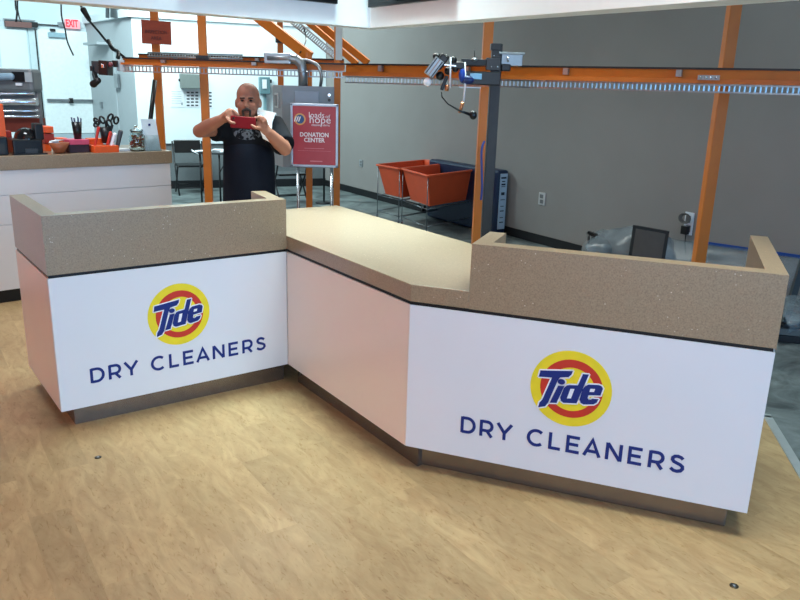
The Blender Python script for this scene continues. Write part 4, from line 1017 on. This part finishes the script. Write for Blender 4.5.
MB().tube([(cx_-.3, cy_-.25, zt_-.25), (cx_-.16, cy_-.25, zt_-.03)], .008, 6).link('brace', M_blackmetal, t)
for i, (dx, dy, rz, wv, dv, lb) in enumerate(((-.27, -.2, .4, .2, .16, 'white paper hanging over the left corner of the folding table'), (-.1, .05, -.2, .2, .22, 'white papers at the back left of the folding table'), (.08, -.16, .3, .2, .14, 'white papers at the front middle of the folding table'), (.2, .1, -.4, .22, .16, 'white papers beside the crumpled bag on the folding table'))):
    m = MB()
    for k in range(3): m.box((cx_+dx+.01*k, cy_+dy, zt_+.003+.006*k), (wv, dv, .004), rz+.15*k)
    if i == 0: m.box((cx_+dx-.09, cy_+dy-.09, zt_-.0), (.1, .1, .004), M=Matrix.Rotation(.5, 3, 'Y') @ Matrix.Rotation(.4, 3, 'Z'))
    tag(m.link('paper_stack', M_paper), lb, 'paper', 'papers on the folding table')
tag(MB().ell((cx_+.26, cy_-.1, zt_+.05), (.07, .06, .05)).ell((cx_+.22, cy_-.05, zt_+.04), (.05, .05, .04)).link('paper_bag', mat('crumpled_grey', (130, 134, 136), .8, bump=.8, nscale=30), remesh=.008), 'crumpled grey bag at the right of the folding table', 'bag')
p = fl(324, 203); tag(MB().tube([(p.x, p.y, 0), (p.x, p.y, 1.05)], .015, 8).lathe((p.x, p.y, 0), [(.13, 0), (.13, .012), (.015, .02)], 20).link('black_stand', M_blackmetal), 'thin black upright stand seen below the donation sign', 'stand')

# ================================================================== orange tubs on chrome carts
M_wire = mat('dull_wire', (120, 126, 130), .3, metal=.9)
def tub_cart(front, d1, d2, L1, L2, label):
    """front corner, unit directions of the two rim sides leaving it, their lengths"""
    F0 = Vector((front.x, front.y)); d1 = V2(d1).normalized(); d2 = V2(d2).normalized()
    t = thing('tub_cart', label, 'cart', (F0.x+(d1.x*L1+d2.x*L2)/2, F0.y+(d1.y*L1+d2.y*L2)/2, 0), 0, 'orange tub carts')
    zr, zb = .75, .36; cor = [F0, F0+d2*L2, F0+d2*L2+d1*L1, F0+d1*L1]; ce = (cor[0]+cor[2])/2
    def ring(k, z): return [Vector((*(ce+(c-ce)*k), z)) for c in cor]
    a = ring(.76, zb); b = ring(1, zr); bi = ring(.965, zr); ai = ring(.73, zb+.015)
    m = MB(); vs = a+b+bi+ai
    fs = [(3, 2, 1, 0)]+[(i, (i+1) % 4, 4+(i+1) % 4, 4+i) for i in range(4)]+[(4+i, 4+(i+1) % 4, 8+(i+1) % 4, 8+i) for i in range(4)]+[(8+i, 8+(i+1) % 4, 12+(i+1) % 4, 12+i) for i in range(4)]+[(12, 13, 14, 15)]
    m.add(vs, fs); m.link('tub', M_tub, t, bevel=.012)
    r = MB(); q = ring(1.02, zr-.005)
    for i in range(4): r.bar(q[i], q[(i+1) % 4], .03, .025)
    r.link('rim', M_tub, t, bevel=.008)
    for i in range(4):
        p = ring(.98, zr-.03)[i]; l = Vector((p.x, p.y, .1)); MB().tube([p, l], .0055, 7).link('leg', M_wire, t)
        cst = thing_child('caster', t, l)
    for z in (zb-.01, .14):
        k = .98; e = ring(k, z); mm = MB()
        for i in range(4): mm.tube([e[i], e[(i+1) % 4]], .005, 6)
        mm.link('frame_ring', M_wire, t)
def thing_child(name, t, l):
    m = MB(); m.tube([l+Vector((-.012, 0, -.06)), l+Vector((.012, 0, -.06))], .04, 14); o = m.link('caster', M_blackplastic, t)
    MB().box(l+Vector((0, 0, -.02)), (.03, .03, .05)).link('fork', M_steel, o)
fA = atz(428, 175.5, .75); lA = atz(402.5, 168.5, .75); rA = atz(476, 169.5, .75)
d_l = (lA-fA); d_r = (rA-fA)
tub_cart(fA, (d_l.x, d_l.y), (d_r.x, d_r.y), d_l.length, d_r.length, 'orange plastic tub on chrome cart, nearer one of two')
fB = atz(402, 169, .75)+Vector((-.03, .06, 0)); lB = atz(377.5, 164.5, .75)
d_b = lB-fB
tub_cart(fB, (d_b.x, d_b.y), (d_r.x, d_r.y), d_b.length, d_r.length, 'orange plastic tub on chrome cart, farther left of two')
# blue case along the wall
M_bc = mat('navy_case', (16, 36, 66), .4, noise=.08)
R2 = Vector((RD.x, RD.y)); w0 = V2(onR(507.5, 225)); n2 = Vector((RN.x, RN.y))
t = thing('blue_case', 'long navy blue case with pale label strip leaning on the right wall behind the tubs', 'case', (w0.x, w0.y, 0))
MB().prism([w0+n2*.03, w0+n2*.03-R2*1.5, w0+n2*.2-R2*1.5, w0+n2*.2], 0.01, .80).link('shell', M_bc, t, bevel=.03)
ec = w0+n2*.115+R2*.003
MB().prism([w0+n2*.055, w0+n2*.165, w0+n2*.165+R2*.006, w0+n2*.055+R2*.006], .08, .76).link('label_strip', mat('label_pale_blue', (172, 196, 214), .5), t, label='pale vertical label strip')
m = MB(); m2 = MB()
for z, hh, ww in ((.70, .02, .08), (.66, .012, .05), (.62, .02, .06), (.60, .008, .06), (.50, .035, .05), (.44, .008, .07), (.36, .008, .05), (.30, .012, .06), (.22, .008, .05), (.16, .012, .06)):
    m.prism([ec-n2*ww/2+R2*.004, ec+n2*ww/2+R2*.004, ec+n2*ww/2+R2*.007, ec-n2*ww/2+R2*.007], z, z+hh)
m.link('label_print', mat('dark_navy_ink', (24, 34, 54), .5), t)
for s, zz in ((-1.75, .8), ): pass

# ================================================================== stored things at the right, under clear sheeting
M_poly = mat('clear_sheeting', (132, 146, 156), .3, alpha=.30, noise=.3, nscale=10, bump=.5)
def sheet(rows, name, label, th=.004, seed=3, amp=.010):
    rnd = random.Random(seed); n = len(rows); k = len(rows[0]); S_ = 5
    G = []
    for i in range((n-1)*S_+1):
        r = []; fi = i/S_; i0 = min(int(fi), n-2); ti = fi-i0
        for j in range((k-1)*S_+1):
            fj = j/S_; j0 = min(int(fj), k-2); tj = fj-j0
            p = rows[i0][j0].lerp(rows[i0][j0+1], tj).lerp(rows[i0+1][j0].lerp(rows[i0+1][j0+1], tj), ti)
            q = p+Vector((rnd.uniform(-1, 1), rnd.uniform(-1, 1), rnd.uniform(-1, 1)))*amp
            if q.z < .004: q.z = .004
            r.append(q)
        G.append(r)
    m = MB(); R_, C_ = len(G), len(G[0]); m.add([p for r in G for p in r], [(i*C_+j, i*C_+j+1, (i+1)*C_+j+1, (i+1)*C_+j) for i in range(R_-1) for j in range(C_-1)], True)
    o = m.link(name, M_poly); md = o.modifiers.new('thickness', 'SOLIDIFY'); md.thickness = .0015
    return tag(o, label, 'plastic sheet')
def wr(u, v, off): return onR(u, v)+RN3*off
topA = [wr(u, v, .03) for u, v in ((672, 237), (707, 244), (760, 251), (812, 259.3))]
mid = [p+RN3*.22-Vector((0, 0, .2)) for p in topA]; low = [Vector((p.x, p.y, .01))+RN3*.5 for p in topA]; low2 = [Vector((p.x, p.y, .006))+RN3*1.0 for p in topA]
sheet([topA, mid, low, low2], 'plastic_sheet', 'clear plastic sheeting hanging from blue tape on the right wall')
pk = at(641, 226, 6.55)
r0 = [at(592, 232, 7.0), at(612, 229, 6.9), pk, at(672, 238, 6.7)]
r1 = [at(586, 246, 6.7), at(606, 246, 6.6), at(640, 246, 6.5), at(676, 252, 6.4)]
r2 = [Vector((p.x, p.y-.1, .02)) for p in r1]
rb = [Vector((p.x+.15, p.y+.12, .05)) for p in r0]
sheet([rb, r0, r1, r2], 'plastic_sheet', 'crumpled clear plastic sheeting tented over stored things left of the black framed screen', seed=5, amp=.014)
# black framed screen leaning
q0, q1 = at(633, 225, 6.3), at(669.5, 231.5, 6.2)
t = thing('framed_screen', 'dark screen with black frame leaning among the clear sheeting', 'screen', (q0.x, q0.y, 0))
X = (q1-q0).normalized(); dn = Vector((-.035, .0, -1)).normalized(); Wd = (q1-q0).length; Hh = .5
Nn = X.cross(dn).normalized()
if Nn.y > 0: Nn = -Nn
def quadbox(a, b, c, d, th): return MB().hexa([d, c, c-Nn*th, d-Nn*th, a, b, b-Nn*th, a-Nn*th])
b0, b1 = q0+dn*Hh, q1+dn*Hh
quadbox(q0, q1, b1, b0, .03).link('frame', mat('black_frame', (34, 34, 36), .4), t, bevel=.003)
i0 = q0+X*.028+dn*.025+Nn*.003; i1 = q1-X*.028+dn*.025+Nn*.003
quadbox(i0, i1, i1+dn*(Hh-.05), i0+dn*(Hh-.05), .004).link('pane', mat('brown_grey_pane', (86, 80, 76), .35), t)
for pt in (b0+X*.03, b1-X*.03): MB().box((pt.x, pt.y+.03, pt.z/2), (.04, .08, max(.02, pt.z))).link('foot', M_blackmetal, t)
# dark tool handle at the left of the pile
t = thing('stored_cart', 'dark handled object under clear sheeting at the left of the stored pile', 'cart', (r0[0].x, 7.0, 0))
h0, h1 = at(588, 232.5, 6.9), at(597, 236, 6.85)
MB().bar(h0, h1, .035, .03).link('handle', M_blackplastic, t)
MB().tube([h0, at(589, 243, 6.85), Vector((h0.x, 6.85, .1))], .014, 8).link('handle_post', M_blackmetal, t)
MB().ell((h0.x+.1, 6.9, .3), (.14, .16, .14)).link('bundle', mat('grey_bundle', (96, 100, 102), .8, bump=.5, nscale=25), t)
MB().box((h0.x+.12, 6.9, .1), (.4, .35, .18)).link('tray', M_blackmetal, t, bevel=.01)
# right edge of the frame
g2 = atz(785, 322, .155); g0 = at(803, 262, g2.y); gd = (g2-g0).normalized()
t = thing('folded_easel', 'dark slanted metal bar standing at the right edge behind the counter', 'stand', (g2.x, g2.y, 0))
MB().bar(g0-gd*.15, g2, .045, .03).link('bar', mat('gunmetal', (60, 66, 68), .4), t)
MB().box((g2.x, g2.y, .142), (.05, .08, .018)).link('foot', M_blackmetal, t)
c = atz(795, 350, .0); zz = 0.0
for k, (hh, lb) in enumerate(((.05, 'black metal track lying lowest at the right edge behind the counter'), (.05, 'grey metal track lying on the black one at the right edge'), (.03, 'thin black track on top of the pile at the right edge'))):
    pth = MB().box((c.x+.28+.02*k, c.y+.18, zz+hh/2), (.8, .16-.02*k, hh), math.radians(-14))
    tag(pth.link('metal_track', [M_blackmetal, mat('track_grey', (96, 102, 102), .45), M_blackmetal][k], bevel=.004), lb, 'track', 'metal tracks on the floor'); zz += hh
bl = [at(782, 312, 4.5), at(800, 306, 4.5), at(830, 302, 4.5)]; bl2 = [p+Vector((0, -.12, -.06)) for p in bl]; bl3 = [Vector((p.x, p.y+.3, p.z-.03)) for p in bl]; bl4 = [Vector((p.x+.03, p.y-.05, max(.16, p.z-.12))) for p in bl]
sheet([bl3, bl, bl2, bl4], 'plastic_sheet', 'pale crumpled clear plastic over the metal tracks at the right edge', seed=9, amp=.010)

# ================================================================== man taking a photo
M_skin = mat('skin', (156, 102, 80), .6, noise=.06, nscale=12)
YB = 5.3
base = at(249, 200, YB); t = thing('person', 'bald man in black t-shirt and dark apron holding up a red phone', 'person', (base.x, YB, 0))
b = MB()
hc_ = at(248, 99.5, 5.26)
b.ell(hc_+Vector((0, .01, .0)), (.078, .094, .108), 28, 20); b.ell(at(248, 95.2, 5.27), (.077, .092, .082), 28, 20)
b.ell(at(247.4, 108.5, 5.225), (.066, .076, .078), 24, 16)
b.ell(at(247, 112.5, 5.185), (.038, .035, .035))
b.ell(at(246.6, 104.2, 5.155), (.013, .02, .024)); b.ell(at(246.6, 106.2, 5.138), (.018, .018, .013))
for s, u in ((-1, 241.8), (1, 251.2)): b.ell(at(u, 98.3, 5.172), (.025, .016, .010)); b.ell(at(u-s*0+s*1.2, 105.5, 5.175), (.024, .022, .022))
for u in (236.6, 260.2): b.ell(at(u, 103.5, 5.265), (.012, .02, .032))
b.capsule(at(248, 110, 5.29), at(248.5, 124, 5.31), .062, .072)
ch = at(248.5, 138, YB); pv = at(249.5, 200, YB)
b.capsule(ch, pv, .135, .14, 24, (.8, 1.05))
shl, shr = at(227, 126, 5.3), at(271.5, 124.5, 5.3)
b.capsule(shl, shr, .07, .07)
el, er = at(199.5, 131, 5.08), at(285, 149, 5.1); wl, wr_ = at(224, 118, 4.93), at(266.5, 130.5, 4.93)
def arm(s, e, w):
    m_ = e.lerp(w, .35)
    b.tube([s, s.lerp(e, .5), e], [.062, .054, .044], 16); b.ell(e, .045); b.tube([e, m_, w], [.044, .047, .029], 16); b.ell(s, .064)
arm(shl, el, wl); arm(shr, er, wr_)
for s in (-1, 1):
    hip = Vector((pv.x+s*.09, YB, pv.z-.02)); kn = Vector((pv.x+s*.11, YB-.02, .48)); an = Vector((pv.x+s*.12, YB+.02, .08))
    b.tube([hip, kn, an], [.09, .062, .04], 16); b.ell(kn, .062); b.ell(Vector((an.x, an.y-.07, .045)), (.042, .12, .04))
# hands: palm plus five bent fingers
ph0, ph1 = at(231, 121.5, 4.86), at(255, 123.5, 4.86)
def fing(pts, r): b.tube([Vector(p) for p in pts], r, 10); [b.ell(p, r[i]*1.02, 10, 8) for i, p in enumerate(pts)]
pl = at(229.5, 114.8, 4.90); b.capsule(wl, pl, .030, .034, 14, (.75, 1.15)); b.ell(pl, (.038, .026, .034))
for k, (u, v, du) in enumerate(((227.5, 110.0, 5.5), (229.5, 109.5, 7.5), (231.2, 110.6, 7.6), (232.2, 112.4, 6))):   # four fingers over the top edge and behind the phone
    p0_ = at(u, v, 4.905-.003*k); fing([p0_, at(u+du*.55, v+.6+.5*k, 4.885), at(u+du, v+3.2+.7*k, 4.892)], [.0105, .0095, .0085])
fing([at(227, 118.5, 4.87), at(231, 122.5, 4.84), at(234.6, 123.3, 4.843)], [.013, .0115, .0095])   # thumb in front
pr = at(261.5, 124.2, 4.91); b.capsule(wr_, pr, .030, .034, 14, (.75, 1.15)); b.ell(pr, (.036, .026, .038))
for k, (u, v) in enumerate(((257.3, 117.2), (259.8, 116.2), (262.6, 117.2), (265.0, 119.4))):
    fing([at(u+1.6, v+3.6, 4.905), at(u+.4, v+.2, 4.885), at(u-2.6+.2*k, v+.8+.6*k, 4.878)], [.0105, .0098, .0085])
fing([at(259, 128.2, 4.88), at(254.8, 127.6, 4.842), at(251.8, 125.2, 4.842)], [.0135, .012, .0095])
b.link('body', M_skin, t, remesh=.0062)
# face details
for u in (242.3, 250.8):
    MB().ell(at(u, 100.6, 5.168), (.0115, .008, .006)).link('eye', mat('dark_eye', (34, 24, 22), .2), t)
    MB().capsule(at(u-2, 98.0, 5.158), at(u+2, 98.0, 5.158), .0045, .0045, 8).link('eyebrow', mat('dark_hair', (52, 42, 38), .8), t)
m = MB(); m.capsule(at(242.8, 110.6, 5.136), at(246.6, 109.2, 5.126), .008, .0105, 10); m.capsule(at(246.6, 109.2, 5.126), at(250.4, 110.6, 5.136), .0105, .008, 10); m.capsule(at(242.6, 111, 5.137), at(243.4, 115.5, 5.143), .0075, .009, 10); m.capsule(at(250.6, 111, 5.137), at(249.8, 115.5, 5.143), .0075, .009, 10); 
m.link('moustache_and_beard', mat('grey_black_beard', (58, 48, 44), .85), t, remesh=.004)
MB().ell(at(246.6, 111.8, 5.132), (.017, .006, .0045)).link('lips', mat('lip_brown', (140, 82, 72), .5), t)
# t-shirt with pale print
Msh = bpy.data.materials.new('black_shirt_with_print'); Msh.use_nodes = True; nt = Msh.node_tree; bs = nt.nodes['Principled BSDF']; bs.inputs['Roughness'].default_value = .85; bs.inputs['Specular IOR Level'].default_value = .15
g = nt.nodes.new('ShaderNodeNewGeometry'); n = nt.nodes.new('ShaderNodeTexNoise'); n.inputs['Scale'].default_value = 26; n.inputs['Detail'].default_value = 3; n.inputs['Distortion'].default_value = 1.5
nt.links.new(g.outputs['Position'], n.inputs['Vector'])
cr = nt.nodes.new('ShaderNodeValToRGB'); cr.color_ramp.elements[0].position = .50; cr.color_ramp.elements[1].position = .56; nt.links.new(n.outputs['Fac'], cr.inputs['Fac'])
pc = at(246, 134.5, 5.12); v = nt.nodes.new('ShaderNodeVectorMath'); v.operation = 'SUBTRACT'; v.inputs[1].default_value = pc; nt.links.new(g.outputs['Position'], v.inputs[0])
dv = nt.nodes.new('ShaderNodeVectorMath'); dv.operation = 'DIVIDE'; dv.inputs[1].default_value = (.115, .12, .042); nt.links.new(v.outputs[0], dv.inputs[0])
ln_ = nt.nodes.new('ShaderNodeVectorMath'); ln_.operation = 'LENGTH'; nt.links.new(dv.outputs[0], ln_.inputs[0])
lt = nt.nodes.new('ShaderNodeMath'); lt.operation = 'LESS_THAN'; lt.inputs[1].default_value = 1; nt.links.new(ln_.outputs['Value'], lt.inputs[0])
mu = nt.nodes.new('ShaderNodeMath'); mu.operation = 'MULTIPLY'; nt.links.new(lt.outputs[0], mu.inputs[0]); nt.links.new(cr.outputs['Color'], mu.inputs[1])
mx = nt.nodes.new('ShaderNodeMix'); mx.data_type = 'RGBA'; mx.inputs['A'].default_value = (*lin((18, 20, 26)), 1); mx.inputs['B'].default_value = (*lin((96, 100, 108)), 1)
nt.links.new(mu.outputs[0], mx.inputs['Factor']); nt.links.new(mx.outputs['Result'], bs.inputs['Base Color'])
s_ = MB()
s_.capsule(at(248.5, 139, YB), at(249.5, 190, YB), .168, .172, 28, (.80, 1.04))
s_.capsule(at(229, 128, 5.3), at(270, 127, 5.3), .088, .088, 18)
s_.tube([shl, at(222, 128.5, 5.24), at(213, 130.5, 5.18)], [.088, .084, .078], 20)
s_.tube([shr, at(277, 134, 5.24), at(284, 146, 5.14)], [.088, .086, .08], 20)
s_.lathe(at(248.5, 123, 5.31), [(.08, -.08), (.082, -.01), (.078, .004)], 20)
s_.link('t_shirt', Msh, t, remesh=.009)
# apron
M_ap = mat('charcoal_apron', (20, 24, 34), .85, spec=.15, noise=.12, nscale=8)
a_ = MB(); a_.capsule(at(249, 156, YB-.012), at(249.5, 206, YB-.015), .174, .182, 30, (.84, 1.03))
a_.link('apron', M_ap, t, remesh=.012)
tr = MB()
for s in (-1, 1):
    hip = Vector((pv.x+s*.085, YB, pv.z-.02)); kn = Vector((pv.x+s*.11, YB-.02, .48)); an = Vector((pv.x+s*.12, YB+.02, .09))
    tr.tube([hip, kn, an], [.115, .085, .07], 18)
    sh = MB().ell(Vector((an.x, an.y-.08, .05)), (.052, .145, .05)); sh.link('shoe', M_blackplastic, t)
tr.ell(pv+Vector((0, 0, -.03)), (.18, .14, .14)); tr.link('trousers', mat('dark_trousers', (36, 38, 46), .85), t, remesh=.012)
# white towel over the shoulder
def ribbon(pts, ws, th):
    m = MB(); P = [Vector(p) for p in pts]; vs = []
    for i, p in enumerate(P):
        d = (P[min(i+1, len(P)-1)]-P[max(i-1, 0)]).normalized(); w = Vector(ws[i]); n = d.cross(w).normalized()*th/2
        vs += [p-w/2-n, p+w/2-n, p+w/2+n, p-w/2+n]
    fs = [(3, 2, 1, 0)]; k = len(P)
    for i in range(k-1):
        for j in range(4): fs.append((4*i+j, 4*i+(j+1) % 4, 4*i+4+(j+1) % 4, 4*i+4+j))
    fs.append((4*k-4, 4*k-3, 4*k-2, 4*k-1)); return m.add(vs, fs, True)
M_tow = mat('white_towel', (228, 232, 234), .9, bump=.4, nscale=60)
o = ribbon([at(270, 128, 5.43), at(268, 117, 5.40), at(267, 112.2, 5.33), at(266, 114, 5.22), at(265, 121, 5.165), at(265.5, 131, 5.13), at(267.5, 141, 5.125)],
           [(.13, 0, -.02), (.13, 0, -.02), (.13, 0, -.025), (.12, 0, -.02), (.10, -.0, -.01), (.08, 0, -.02), (.06, 0, -.03)], .02).link('towel', M_tow, bevel=.004)
tag(o, "white towel hanging over the man's shoulder on the right of his face", 'towel')
t = thing('phone', 'red-cased phone held up sideways by the man', 'phone', (ph0+ph1)/2)
X = (ph1-ph0).normalized(); Rm = Matrix.Rotation(math.atan2(-(ph1-ph0).z, (ph1-ph0).x), 3, 'Y')
c = (ph0+ph1)/2
MB().box(c, ((ph1-ph0).length+.008, .011, .074), M=Rm).link('case', mat('red_phone_case', (124, 10, 22), .5, spec=.25), t, bevel=.005)
MB().box(c+Vector((0, .0068, 0)), ((ph1-ph0).length-.006, .003, .062), M=Rm).link('screen', M_screen, t)
MB().ell(c+X*-.058+Vector((0, -.006, .022)), (.008, .003, .008)).link('camera_lens', M_blackplastic, t)
